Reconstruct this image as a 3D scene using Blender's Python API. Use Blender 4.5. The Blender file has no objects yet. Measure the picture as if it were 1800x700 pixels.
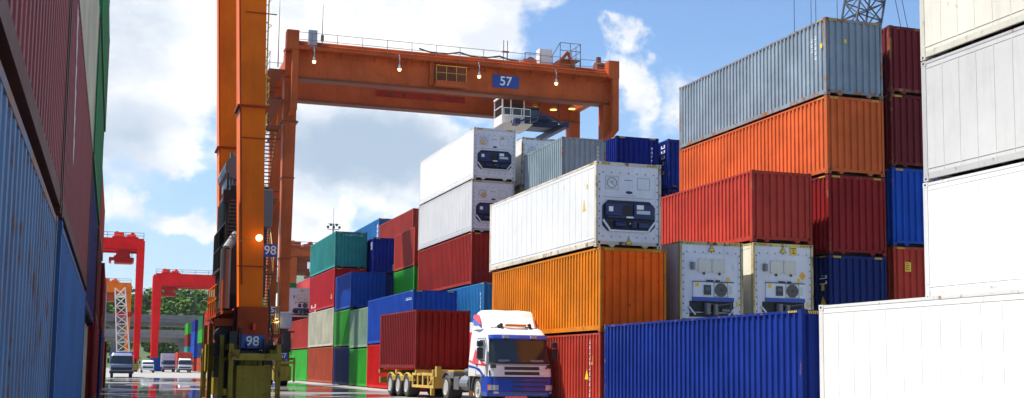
import bpy, math, random
from mathutils import Vector, Matrix
R = math.radians
PI = math.pi
random.seed(7)
scene = bpy.context.scene
COL = scene.collection

# ---------------------------------------------------------------- camera
YAW, TILT, ROLL, CAMH = R(18.156), R(5.864), R(0.687), 1.274
cam_d = bpy.data.cameras.new('camera')
cam = bpy.data.objects.new('camera', cam_d)
COL.objects.link(cam)
scene.camera = cam
cam_d.sensor_width = 36.0
cam_d.lens = 2129.083 / 1800 * 36.0
cam_d.shift_y = 80.0 / 1800
cam_d.clip_start = 0.05
cam_d.clip_end = 30000
fw0 = Vector((math.sin(YAW), math.cos(YAW), 0))
rt0 = Vector((math.cos(YAW), -math.sin(YAW), 0))
fw = fw0 * math.cos(TILT) + Vector((0, 0, math.sin(TILT)))
up0 = -fw0 * math.sin(TILT) + Vector((0, 0, math.cos(TILT)))
rt = rt0 * math.cos(ROLL) + up0 * math.sin(ROLL)
up = -rt0 * math.sin(ROLL) + up0 * math.cos(ROLL)
M = Matrix((rt, up, -fw)).transposed().to_4x4()
M.translation = Vector((0, 0, CAMH))
cam.matrix_world = M

# ---------------------------------------------------------------- light
SUN_EL, SUN_TILT = R(61), R(29)          # sun high on the left, a little beyond the scene
sdir = Vector((-math.cos(SUN_TILT) * math.cos(SUN_EL), math.sin(SUN_TILT) * math.cos(SUN_EL), math.sin(SUN_EL)))
sun_d = bpy.data.lights.new('sun', 'SUN')
sun_d.energy = 5.0
sun_d.angle = R(0.5)
sun_d.color = (1.0, 0.95, 0.87)
sun = bpy.data.objects.new('sun', sun_d)
COL.objects.link(sun)
sun.rotation_euler = sdir.to_track_quat('Z', 'Y').to_euler()

vs = scene.view_settings
vs.view_transform = 'Standard'
vs.look = 'None'
vs.exposure = 0.86
vs.gamma = 1.0
vs.use_curve_mapping = False

class NT:
    """tiny node-graph helper"""
    def __init__(s, tree):
        s.t = tree; s.n = tree.nodes; s.l = tree.links
    def node(s, typ, **kw):
        n = s.n.new(typ)
        for k, v in kw.items(): setattr(n, k, v)
        return n
    def set(s, sock, val):
        if isinstance(val, bpy.types.NodeSocket): s.l.new(val, sock)
        elif val is not None: sock.default_value = val
    def math(s, op, a, b=None, c=None, clamp=False):
        n = s.node('ShaderNodeMath', operation=op, use_clamp=clamp)
        s.set(n.inputs[0], a); s.set(n.inputs[1], b)
        if c is not None: s.set(n.inputs[2], c)
        return n.outputs[0]
    def vmath(s, op, a, b=None):
        n = s.node('ShaderNodeVectorMath', operation=op)
        s.set(n.inputs[0], a)
        if b is not None: s.set(n.inputs[1], b)
        return n.outputs['Value'] if op in ('LENGTH', 'DOT_PRODUCT', 'DISTANCE') else n.outputs[0]
    def scale(s, a, k):
        n = s.node('ShaderNodeVectorMath', operation='MULTIPLY')
        s.set(n.inputs[0], a); n.inputs[1].default_value = k
        return n.outputs[0]
    def noise(s, vec, scale=1.0, detail=4, rough=0.55, dist=0.0):
        n = s.node('ShaderNodeTexNoise')
        s.set(n.inputs['Vector'], vec)
        n.inputs['Scale'].default_value = scale; n.inputs['Detail'].default_value = detail
        n.inputs['Roughness'].default_value = rough; n.inputs['Distortion'].default_value = dist
        return n.outputs['Fac']
    def ramp(s, fac, lo, hi, smooth=True):
        n = s.node('ShaderNodeMapRange', interpolation_type='SMOOTHSTEP' if smooth else 'LINEAR')
        s.set(n.inputs['Value'], fac)
        n.inputs['From Min'].default_value = lo; n.inputs['From Max'].default_value = hi
        n.inputs['To Min'].default_value = 0; n.inputs['To Max'].default_value = 1
        return n.outputs['Result']
    def mix(s, fac, a, b, mode='MIX'):
        n = s.node('ShaderNodeMix', data_type='RGBA', blend_type=mode)
        s.set(n.inputs[0], fac)
        for k, v in ((6, a), (7, b)):
            if isinstance(v, (tuple, list)): v = tuple(v)[:3] + (1,)
            s.set(n.inputs[k], v)
        return n.outputs[2]

# sky: Nishita with banks of cumulus laid out by direction
def make_world():
    w = bpy.data.worlds.new('World'); scene.world = w; w.use_nodes = True
    nt = NT(w.node_tree); nt.n.clear()
    out = nt.node('ShaderNodeOutputWorld'); bg = nt.node('ShaderNodeBackground')
    nt.l.new(bg.outputs[0], out.inputs[0])
    sky = nt.node('ShaderNodeTexSky', sky_type='NISHITA')
    sky.sun_disc = False; sky.sun_elevation = SUN_EL
    sky.sun_rotation = math.atan2(sdir.x, sdir.y)
    sky.air_density = 1.0; sky.dust_density = 0.3; sky.ozone_density = 1.6; sky.altitude = 10
    tc = nt.node('ShaderNodeTexCoord')
    d = nt.vmath('NORMALIZE', tc.outputs['Generated'])
    warp = nt.node('ShaderNodeTexNoise'); nt.set(warp.inputs['Vector'], d)
    warp.inputs['Scale'].default_value = 9; warp.inputs['Detail'].default_value = 6; warp.inputs['Roughness'].default_value = 0.62
    wv = nt.scale(nt.vmath('SUBTRACT', warp.outputs['Color'], (0.5, 0.5, 0.5)), (0.13, 0.13, 0.10))
    dw = nt.vmath('ADD', d, wv)
    n1 = nt.noise(nt.scale(d, (1, 1, 1.8)), 7.0, 9, 0.6)
    n2 = nt.noise(nt.scale(d, (1, 1, 1.6)), 26.0, 6, 0.6)
    # centre direction, half width, half height (radians), strength
    white = CLOUDS_WHITE; grey = CLOUDS_GREY
    def field(blobs, vec):
        acc = None
        for (c, rx, rz, k) in blobs:
            df = nt.vmath('SUBTRACT', vec, c)
            l = nt.vmath('LENGTH', nt.scale(df, (1 / rx, 1 / rx, 1 / rz)))
            v = nt.math('MULTIPLY', nt.math('SUBTRACT', 1.0, l), k)
            acc = v if acc is None else nt.math('MAXIMUM', acc, v)
        return acc
    fw_ = field(white, dw)
    fw_ = nt.math('ADD', fw_, nt.math('MULTIPLY', nt.math('SUBTRACT', n1, 0.5), 1.3))
    fw_ = nt.math('ADD', fw_, nt.math('MULTIPLY', nt.math('SUBTRACT', n2, 0.5), 0.55))
    mask = nt.ramp(fw_, -0.12, 0.30)
    # clouds elsewhere in the sky, behind and beside the camera
    sep = nt.node('ShaderNodeSeparateXYZ'); nt.l.new(d, sep.inputs[0])
    gen = nt.ramp(n1, 0.52, 0.66)
    side = nt.math('MULTIPLY', nt.ramp(sep.outputs['Y'], 0.55, 0.2), 0.25)
    mask = nt.math('MAXIMUM', mask, nt.math('MULTIPLY', gen, side))
    fg = nt.math('ADD', field(grey, dw), nt.math('MULTIPLY', nt.math('SUBTRACT', n1, 0.5), 0.9))
    shade = nt.ramp(fg, -0.15, 0.6)
    bil = nt.ramp(nt.noise(nt.vmath('ADD', nt.scale(d, (1, 1, 1.7)), (0.0, 0.0, 0.02)), 14.0, 8, 0.6), 0.38, 0.62)
    lit = nt.mix(bil, (9.6, 10.1, 10.9), (13.4, 13.4, 13.3))
    cl = nt.mix(shade, lit, (5.0, 6.4, 8.1))
    skyc = nt.mix(1.0, sky.outputs[0], SKY_TINT, 'MULTIPLY')
    # pale band low over the hills
    hz = nt.math('MULTIPLY', nt.ramp(sep.outputs['Z'], 0.30, 0.0), 0.55)
    skyc = nt.mix(hz, skyc, (5.6, 7.5, 9.6))
    nt.l.new(nt.mix(mask, skyc, cl), bg.inputs['Color'])
    bg.inputs['Strength'].default_value = 0.050

CLOUDS_WHITE = [((0.0844, 0.959, 0.2705), 0.1550, 0.0892, 1.0), ((0.1821, 0.9449, 0.272), 0.1221, 0.0658, 1.2), ((0.2671, 0.9249, 0.2704), 0.0564, 0.0705, 1.1), ((0.0142, 0.9787, 0.2047), 0.0939, 0.0705, 0.8), ((0.179, 0.9659, 0.187), 0.1080, 0.0611, 0.9), ((0.1488, 0.9822, 0.1149), 0.0423, 0.0258, 1.0), ((0.0378, 0.9864, 0.16), 0.0564, 0.0164, 0.8), ((0.0069, 0.9916, 0.1293), 0.0282, 0.0211, 0.8), ((0.0617, 0.9913, 0.1163), 0.0376, 0.0132, 0.7), ((0.3759, 0.8888, 0.2623), 0.0197, 0.0197, 0.75), ((0.3859, 0.8954, 0.2222), 0.0169, 0.0376, 0.6), ((0.4175, 0.8834, 0.2128), 0.0211, 0.0188, 0.35), ((0.2175, 0.9649, 0.147), 0.0564, 0.0282, 0.4), ((0.0022, 0.9599, 0.2803), 0.1033, 0.0564, 1.0), ((0.4566, 0.8857, 0.0843), 0.0658, 0.0141, 0.3)]
CLOUDS_GREY = [((0.1932, 0.9652, 0.1761), 0.0939, 0.0446, 1.1), ((0.0071, 0.9848, 0.1735), 0.0611, 0.0423, 0.5), ((0.0118, 0.9666, 0.256), 0.0564, 0.0282, 0.25), ((0.1495, 0.9625, 0.2263), 0.0564, 0.0235, 0.3)]
SKY_TINT = (1.30, 1.62, 1.92)
make_world()
HAZE_D = 0.00006

# ---------------------------------------------------------------- materials
MATS = {}
def paint(name, col, rough=0.5, rust=0.25, fade=0.16, metallic=0.0, rustcol=(0.085, 0.03, 0.014), grime=0.3, spec=0.14, rust2=(0.20, 0.075, 0.025)):
    """weathered paint: sun-faded patches, run-off streaks, rust blooms"""
    if name in MATS: return MATS[name]
    m = bpy.data.materials.new(name); m.use_nodes = True; MATS[name] = m
    nt = NT(m.node_tree); b = nt.n['Principled BSDF']
    tc = nt.node('ShaderNodeTexCoord'); oi = nt.node('ShaderNodeObjectInfo')
    off = nt.node('ShaderNodeCombineXYZ')
    for i, k in enumerate((91.0, 47.0, 63.0)): nt.set(off.inputs[i], nt.math('MULTIPLY', oi.outputs['Random'], k))
    p = nt.vmath('ADD', tc.outputs['Object'], off.outputs[0])
    big = nt.noise(p, 0.55, 5, 0.6)
    fine = nt.noise(p, 9.0, 5, 0.65)
    streak = nt.noise(nt.scale(p, (5.5, 5.5, 0.35)), 1.0, 5, 0.6)
    c = nt.mix(nt.ramp(big, 0.3, 0.72), tuple(x * (1 - fade) for x in col), tuple(min(1, x * (1 + fade) + 0.01 * fade) for x in col))
    gr = nt.math('MULTIPLY', nt.ramp(streak, 0.48, 0.78), grime)
    c = nt.mix(gr, c, tuple(x * 0.5 + 0.003 for x in col))
    sc = nt.math('MULTIPLY', nt.ramp(fine, 0.66, 0.74), 0.35)
    c = nt.mix(sc, c, tuple(min(1, x * 1.3 + 0.015) for x in col))
    if rust > 0:
        rn = nt.math('ADD', nt.math('MULTIPLY', nt.noise(p, 2.1, 7, 0.68), 0.62), nt.math('MULTIPLY', nt.noise(nt.scale(p, (7, 7, 0.8)), 1.0, 4, 0.6), 0.38))
        rm = nt.math('MULTIPLY', nt.ramp(rn, 0.64 - 0.14 * rust, 0.72 - 0.10 * rust), min(1, 0.55 + rust))
        c = nt.mix(rm, c, nt.mix(fine, rustcol, rust2))
    nt.l.new(c, b.inputs['Base Color'])
    r = nt.math('ADD', nt.math('MULTIPLY', big, 0.25), rough - 0.12)
    nt.l.new(r, b.inputs['Roughness'])
    b.inputs['Metallic'].default_value = metallic
    b.inputs['Specular IOR Level'].default_value = spec
    bp = nt.node('ShaderNodeBump'); bp.inputs['Strength'].default_value = 0.35; bp.inputs['Distance'].default_value = 0.05
    nt.l.new(nt.math('ADD', nt.noise(p, 1.6, 3, 0.5), nt.math('MULTIPLY', fine, 0.2)), bp.inputs['Height'])
    nt.l.new(bp.outputs[0], b.inputs['Normal'])
    return m

def plain(name, col, rough=0.5, metallic=0.0, emit=None, es=0.0, spec=0.5, coat=0.0):
    if name in MATS: return MATS[name]
    m = bpy.data.materials.new(name); m.use_nodes = True; MATS[name] = m
    nt = NT(m.node_tree); b = nt.n['Principled BSDF']
    tc = nt.node('ShaderNodeTexCoord')
    n = nt.noise(tc.outputs['Object'], 3.0, 5, 0.6)
    nt.l.new(nt.mix(n, tuple(x * 0.86 for x in col), tuple(min(1, x * 1.12) for x in col)), b.inputs['Base Color'])
    b.inputs['Roughness'].default_value = rough; b.inputs['Metallic'].default_value = metallic
    b.inputs['Specular IOR Level'].default_value = spec; b.inputs['Coat Weight'].default_value = coat
    if emit:
        b.inputs['Emission Color'].default_value = emit + (1,); b.inputs['Emission Strength'].default_value = es
    return m

black = plain('black_rubber', (0.018, 0.018, 0.018), 0.7)
darkgap = plain('dark_steel', (0.022, 0.022, 0.024), 0.55)
steel = plain('galvanised_steel', (0.36, 0.37, 0.38), 0.4, 0.7)
yellow = plain('sticker_yellow', (0.80, 0.52, 0.02), 0.5)
whitep = plain('sticker_white', (0.78, 0.78, 0.76), 0.5)
signblue = plain('sign_blue', (0.012, 0.06, 0.30), 0.45)
glass = plain('dark_glass', (0.02, 0.028, 0.032), 0.06, 0, spec=0.8)
lampglow = plain('lamp_glow', (1, 0.7, 0.3), 0.4, 0, (1.0, 0.60, 0.20), 3.6)
lampsoft = plain('lamp_soft', (1, 0.8, 0.4), 0.4, 0, (1.0, 0.55, 0.12), 1.6)

# ---------------------------------------------------------------- mesh helpers
class MB:
    def __init__(s): s.v = []; s.f = []; s.m = []
    def face(s, pts, m=0):
        i = len(s.v); s.v += [tuple(p) for p in pts]; s.f.append(tuple(range(i, i + len(pts)))); s.m.append(m); return s
    def box(s, x0, x1, y0, y1, z0, z1, m=0):
        i = len(s.v)
        s.v += [(x0, y0, z0), (x1, y0, z0), (x1, y1, z0), (x0, y1, z0), (x0, y0, z1), (x1, y0, z1), (x1, y1, z1), (x0, y1, z1)]
        for q in ((0, 3, 2, 1), (4, 5, 6, 7), (0, 1, 5, 4), (1, 2, 6, 5), (2, 3, 7, 6), (3, 0, 4, 7)):
            s.f.append(tuple(i + k for k in q)); s.m.append(m)
        return s
    def cbox(s, c, d, m=0): return s.box(c[0]-d[0]/2, c[0]+d[0]/2, c[1]-d[1]/2, c[1]+d[1]/2, c[2]-d[2]/2, c[2]+d[2]/2, m)
    def loft(s, rings, m=0, cap=True, closed=True):
        i = len(s.v); n = len(rings[0])
        for r in rings: s.v += [tuple(p) for p in r]
        for a in range(len(rings) - 1):
            for k in range(n if closed else n - 1):
                k2 = (k + 1) % n
                s.f.append((i+a*n+k, i+a*n+k2, i+(a+1)*n+k2, i+(a+1)*n+k)); s.m.append(m)
        if cap:
            s.f.append(tuple(i + k for k in reversed(range(n)))); s.m.append(m)
            s.f.append(tuple(i + (len(rings)-1)*n + k for k in range(n))); s.m.append(m)
        return s
    def beam(s, p, q, w, h=None, m=0, w2=None, h2=None):
        p = Vector(p); q = Vector(q); d = (q - p).normalized(); h = h or w; w2 = w2 or w; h2 = h2 or h
        u = Vector((0, 0, 1)) if abs(d.z) < 0.95 else Vector((0, 1, 0))
        a = d.cross(u).normalized(); b = a.cross(d).normalized()
        def r(c, ww, hh): return [c + a*sx*ww/2 + b*sy*hh/2 for sx, sy in ((-1,-1),(1,-1),(1,1),(-1,1))]
        return s.loft([r(p, w, h), r(q, w2, h2)], m)
    def tube(s, p, q, r, n=8, m=0, r2=None, cap=True):
        p = Vector(p); q = Vector(q); d = (q - p).normalized(); r2 = r if r2 is None else r2
        u = Vector((0, 0, 1)) if abs(d.z) < 0.95 else Vector((0, 1, 0))
        a = d.cross(u).normalized(); b = a.cross(d).normalized()
        def ring(c, rr): return [c + (a*math.cos(2*PI*k/n) + b*math.sin(2*PI*k/n))*rr for k in range(n)]
        return s.loft([ring(p, r), ring(q, r2)], m, cap)
    def path(s, pts, r, n=6, m=0):
        for a, b in zip(pts, pts[1:]): s.tube(a, b, r, n, m)
        return s
    def mesh(s, name, smooth=False):
        me = bpy.data.meshes.new(name); me.from_pydata(s.v, [], s.f)
        me.polygons.foreach_set('material_index', s.m)
        if smooth: me.polygons.foreach_set('use_smooth', [True] * len(s.f))
        me.update(); return me
    def build(s, name, mats, parent=None, smooth=False, bevel=0):
        me = s.mesh(name, smooth)
        mats = mats if isinstance(mats, (list, tuple)) else [mats]
        for mm in mats: me.materials.append(mm)
        o = bpy.data.objects.new(name, me); COL.objects.link(o)
        if parent: o.parent = parent
        if bevel:
            bm = o.modifiers.new('bevel', 'BEVEL'); bm.width = bevel; bm.segments = 2; bm.limit_method = 'ANGLE'
        return o

def empty(name, loc=(0, 0, 0), rz=0.0, label=None, cat=None, group=None):
    o = bpy.data.objects.new(name, None); COL.objects.link(o)
    o.location = loc; o.rotation_euler = (0, 0, rz); o.empty_display_size = 0.3
    tag(o, label, cat, group); return o
def tag(o, label=None, cat=None, group=None, kind=None):
    if label: o['label'] = label
    if cat: o['category'] = cat
    if group: o['group'] = group
    if kind: o['kind'] = kind
    return o
def link(name, me, mats, parent):
    """object sharing mesh data, its own materials"""
    o = bpy.data.objects.new(name, me); COL.objects.link(o); o.parent = parent
    for i, m in enumerate(mats):
        o.material_slots[i].link = 'OBJECT'; o.material_slots[i].material = m
    return o
def copy_tree(o, parent=None):
    c = o.copy(); COL.objects.link(c)
    if parent: c.parent = parent
    for ch in list(o.children): copy_tree(ch, c)
    return c

def text_mesh(body, size, mat, parent, loc, name='numerals', face='front', depth=0.01, sx=1.0):
    cu = bpy.data.curves.new('t', 'FONT'); cu.body = body; cu.size = size; cu.extrude = depth; cu.align_x = 'CENTER'; cu.align_y = 'CENTER'
    cu.offset = size * 0.012
    t = bpy.data.objects.new('t', cu); COL.objects.link(t)
    dg = bpy.context.evaluated_depsgraph_get()
    me = bpy.data.meshes.new_from_object(t.evaluated_get(dg))
    bpy.data.objects.remove(t); me.name = name
    me.materials.clear(); me.materials.append(mat)
    o = bpy.data.objects.new(name, me); COL.objects.link(o); o.parent = parent; o.location = loc
    o.rotation_euler = (R(90), 0, 0) if face == 'front' else (R(90), 0, R(-90))
    o.scale = (sx, 1, 1)
    return o

# ---------------------------------------------------------------- shipping containers
W = 2.438
CACHE = {}
JIT = random.Random(12)
def slots(me, n):
    for k in range(n): me.materials.append(None)
    return me
def cached(key, fn, n=1, smooth=False):
    if key not in CACHE: CACHE[key] = slots(fn().mesh(key[0], smooth), n)
    return CACHE[key]

def wave(mb, axis, u0, u1, base, out, z0, z1, pitch, depth, flat_out=0.36, flat_in=0.42, phase=0):
    """corrugated sheet; outer flats lie at base, inner flats at base - out*depth"""
    n = max(1, round((u1 - u0) / pitch)); p = (u1 - u0) / n
    sl = (1 - flat_out - flat_in) / 2
    prof = []
    for k in range(n):
        a = u0 + k * p
        prof += [(a, depth), (a + flat_in*p, depth), (a + (flat_in+sl)*p, 0), (a + (flat_in+sl+flat_out)*p, 0)]
    prof.append((u1, depth))
    for (a, da), (b, db) in zip(prof, prof[1:]):
        if axis == 'y': q = [(base-out*da, a, z0), (base-out*db, b, z0), (base-out*db, b, z1), (base-out*da, a, z1)]
        else: q = [(a, base-out*da, z0), (b, base-out*db, z0), (b, base-out*db, z1), (a, base-out*da, z1)]
        mb.face(q if (out > 0) == (axis == 'y') else q[::-1])
    return mb

def container(X, Y, z0, z1, L=12.192, col='rust_red', kind='dry', label=None, near=True, end='wall', rz=0.0, name='shipping_container', group='shipping containers stacked in the yard', rust=None, frame=None, endcol=None):
    """X = street-side face, Y = near end, z0..z1 = bottom and top"""
    H = z1 - z0 - 0.035
    hw = W / 2; hl = L / 2
    rz += JIT.gauss(0, 0.0012); X += JIT.uniform(-0.02, 0.02)
    root = empty(name, (X + hw, Y + hl, z0), rz, label, 'reefer container' if kind == 'reefer' else 'container', group)
    cm = PAINT[col]; fm = PAINT[frame or col + '_frame'] if (frame or col + '_frame') in PAINT else cm
    Hk = round(H, 2)
    def fr():
        m = MB(); pt = 0.16
        for sx in (-1, 1):
            for sy in (-1, 1):
                m.box(min(sx*hw, sx*(hw-pt*0.5)), max(sx*hw, sx*(hw-pt*0.5)), min(sy*hl, sy*(hl-pt)), max(sy*hl, sy*(hl-pt)), *((0.12, H-0.12) if near else (0, H)))
            a, b = sorted((sx*(hw-0.004), sx*(hw-0.07)))
            m.box(a, b, -hl+0.18, hl-0.18, H-0.075, H-0.012)
            m.box(a, b, -hl+0.18, hl-0.18, 0.055, 0.20)
            m.box(*sorted((sx*(hw-0.03), sx*(hw-0.09))), -hl+0.18, hl-0.18, 0.20, 0.215)
        for sy in (-1, 1):
            a, b = sorted((sy*(hl-0.004), sy*(hl-0.08)))
            m.box(-hw+0.165, hw-0.165, a, b, H-0.12, H-0.01)
            m.box(-hw+0.165, hw-0.165, a, b, 0.09, 0.20)
        return m
    link('frame', cached(('frame', L, Hk, near), fr), [fm], root)
    def walls(sx):
        m = MB()
        if kind == 'dry': wave(m, 'y', -hl+0.16, hl-0.16, sx*(hw-0.008), sx, 0.2, H-0.07, 0.285 if near else 0.285*2, 0.048)
        else:
            m.face([(sx*(hw-0.012), -sx*(hl-0.16), 0.2), (sx*(hw-0.012), sx*(hl-0.16), 0.2), (sx*(hw-0.012), sx*(hl-0.16), H-0.07), (sx*(hw-0.012), -sx*(hl-0.16), H-0.07)])
            if near:
                n = int(L / 0.6)
                for k in range(1, n):
                    y = -hl + 0.16 + k * (L - 0.32) / n
                    m.box(*sorted((sx*(hw-0.0135), sx*(hw-0.006))), y-0.012, y+0.012, 0.2, H-0.18)
                m.box(*sorted((sx*(hw-0.0135), sx*(hw-0.005))), -hl+0.16, hl-0.16, H-0.19, H-0.175)
                m.box(*sorted((sx*(hw-0.0135), sx*(hw-0.002))), -hl+0.16, hl-0.16, 0.30, 0.325)
        return m
    for sx in (-1, 1): link('side_wall', cached(('side_wall', L, Hk, kind, near, sx), lambda: walls(sx)), [cm], root)
    def roof():
        m = MB(); m.box(-hw+0.07, hw-0.07, -hl+0.08, hl-0.08, H-0.06, H-0.03)
        if near:
            for k in range(int(L / 0.8)):
                y = -hl + 0.5 + k * 0.8
                if y < hl - 0.4: m.box(-hw+0.12, hw-0.12, y-0.1, y+0.1, H-0.03, H-0.017)
        return m
    link('roof', cached(('roof', L, Hk, near), roof), [cm], root)
    def floor():
        m = MB(); m.box(-hw+0.09, hw-0.09, -hl+0.09, hl-0.09, 0.13, 0.17)
        for k in range(int(L/0.9)):
            y = -hl + 0.5 + k*0.9
            m.box(-hw+0.07, hw-0.07, y, y+0.05, 0.03, 0.13)
        return m
    link('floor', cached(('floor', L), floor), [darkgap], root)
    # far end: a pair of doors with locking rods
    def doors():
        m = MB()
        for sx in (-1, 1):
            m.box(*sorted((sx*0.02, sx*(hw-0.085))), hl-0.07, hl-0.02, 0.205, H-0.125)
        return m
    d = link('door', cached(('door', L, Hk), doors), [cm], root)
    if near:
        def rods():
            m = MB()
            for x in (-0.85, -0.35, 0.35, 0.85): m.tube((x, hl-0.005, 0.12), (x, hl-0.005, H-0.06), 0.02, 6)
            return m
        link('locking_rod', cached(('locking_rod', L, Hk), rods), [steel], d)
    # near end
    if end == 'wall':
        def ew():
            return wave(MB(), 'x', -hw+0.075, hw-0.075, -hl+0.012, -1, 0.2, H-0.12, 0.285 if kind == 'dry' else 0.6, 0.06, 0.46, 0.32)
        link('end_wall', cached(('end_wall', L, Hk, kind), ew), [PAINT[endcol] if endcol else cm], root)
    def foot(xf):
        m = MB()
        for x in (xf,): m.loft([[(x-0.05, -hl+0.01, 0.0), (x+0.05, -hl+0.01, 0.0), (x+0.05, -hl+0.12, 0.0), (x-0.05, -hl+0.12, 0.0)], [(x-0.13, -hl+0.01, 0.088), (x+0.13, -hl+0.01, 0.088), (x+0.13, -hl+0.12, 0.088), (x-0.13, -hl+0.12, 0.088)]])
        return m
    if near:
        for xf in (-0.62, 0.62): link('sill_foot', cached(('sill_foot', L, xf), lambda: foot(xf)), [fm], root)
        # corner castings with flat dark ovals painted for the shade of their holes
        for sx in (-1, 1):
            for sy in (-1, 1):
                for top in (0, 1):
                    def cast():
                        m = MB(); za, zb = (H-0.118, H+0.004) if top else (0.0, 0.118)
                        m.box(*sorted((sx*(hw+0.003), sx*(hw-0.162))), *sorted((sy*(hl+0.003), sy*(hl-0.178))), za, zb)
                        zc = (za+zb)/2
                        x = sx*(hw-0.075); y = sy*(hl+0.0045)
                        m.face([(x+0.028*math.cos(t*PI/5)*sy*-1, y, zc+0.04*math.sin(t*PI/5)) for t in range(10)], 1)
                        x = sx*(hw+0.0045); y = sy*(hl-0.085)
                        m.face([(x, y+0.04*math.cos(t*PI/5)*sx, zc+0.026*math.sin(t*PI/5)) for t in range(10)], 1)
                        return m
                    link('corner_casting', cached(('corner_casting', L, Hk, sx, sy, top), cast, 2), [fm, darkgap], root)
        if H > 2.7:
            def haz(side):
                m = MB(); n = 6
                for sx in (side,):
                    for k in range(n):
                        a = hw - 0.20 - k*0.055
                        for mi, (o0, o1) in enumerate(((0, 0.0275), (0.0275, 0.055))):
                            x0, x1 = sx*(a-o0), sx*(a-o1)
                            sh = 0.02*sx
                            q = [(x0, -hl+0.001, H-0.10), (x1, -hl+0.001, H-0.10), (x1+sh, -hl+0.001, H-0.03), (x0+sh, -hl+0.001, H-0.03)]
                            m.face(q[::-1] if sx > 0 else q, mi)
                return m
            for sd in (-1, 1): link('hazard_stripes', cached(('hazard_stripes', L, Hk, sd), lambda: haz(sd), 2), [yellow, black], root)
            def haz2():
                m = MB()
                for k in range(6):
                    a = -hl + 0.22 + k*0.07
                    for mi, (o0, o1) in enumerate(((0, 0.035), (0.035, 0.07))):
                        m.face([(-hw+0.002, a+o1, H-0.066), (-hw+0.002, a+o0, H-0.066), (-hw+0.002, a+o0+0.02, H-0.02), (-hw+0.002, a+o1+0.02, H-0.02)], mi)
                return m
            link('hazard_stripes', cached(('hazard_side', L, Hk), haz2, 2), [yellow, black], root)
    if end == 'unitA': unit_a(root, hl, H)
    if end == 'unitB': unit_b(root, hl, H)
    return root

def ngon(mb, c, r, y, n=20, m=0, rx=None):
    mb.face([(c[0]+(rx or r)*math.cos(2*PI*k/n), y, c[1]+r*math.sin(2*PI*k/n)) for k in range(n)], m)
def ring(mb, c, r0, r1, y, y2, n=24, m=0):
    mb.loft([[(c[0]+r*math.cos(2*PI*k/n), yy, c[1]+r*math.sin(2*PI*k/n)) for k in range(n)] for r, yy in ((r0, y2), (r0, y), (r1, y), (r1, y2))], m, cap=False)
def tri_sign(parent, x, y, z, s):
    m = MB(); h = s*0.87
    m.face([(x-s/2-0.02, y, z-0.015), (x+s/2+0.02, y, z-0.015), (x, y, z+h+0.03)], 1)
    m.face([(x-s/2+0.012, y-0.0015, z), (x+s/2-0.012, y-0.0015, z), (x, y-0.0015, z+h)], 0)
    m.face([(x-s*0.05, y-0.003, z+h*0.3), (x+s*0.09, y-0.003, z+h*0.5), (x, y-0.003, z+h*0.5), (x+s*0.03, y-0.003, z+h*0.75), (x-s*0.09, y-0.003, z+h*0.45), (x, y-0.003, z+h*0.45)], 1)
    return m.build('warning_sign', [yellow, black], parent)
def sticker(parent, x, y, z, w, h, mat, name='sticker'):
    return MB().box(x, x+w, y-0.003, y, z, z+h).build(name, mat, parent)

def end_frame(root, hl, H, mats):
    """white bulkhead plate with bolts round its rim"""
    hw = W/2; y = -hl + 0.03
    MB().box(-hw+0.09, hw-0.09, y, y+0.05, 0.2, H-0.12).build('end_wall', mats, root)
    f = MB()
    f.box(-hw+0.16, hw-0.16, y-0.012, y-0.001, H-0.42, H-0.40); f.box(-hw+0.16, -hw+0.19, y-0.012, y-0.001, 0.42, H-0.42); f.box(hw-0.19, hw-0.16, y-0.012, y-0.001, 0.42, H-0.42); f.box(-hw+0.16, hw-0.16, y-0.012, y-0.001, 0.40, 0.42)
    b = f
    for k in range(9):
        z = 0.46 + k*(H-0.92)/8
        for x in (-hw+0.135, hw-0.135): b.tube((x, y-0.02, z), (x, y, z), 0.022, 6, 1)
    for k in range(7):
        x = -0.95 + k*1.9/6
        for z in (H-0.37, 0.36): b.tube((x, y-0.02, z), (x, y, z), 0.02, 6, 1)
    f.build('unit_rim', [mats, darkgap], root)
    return y

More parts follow.
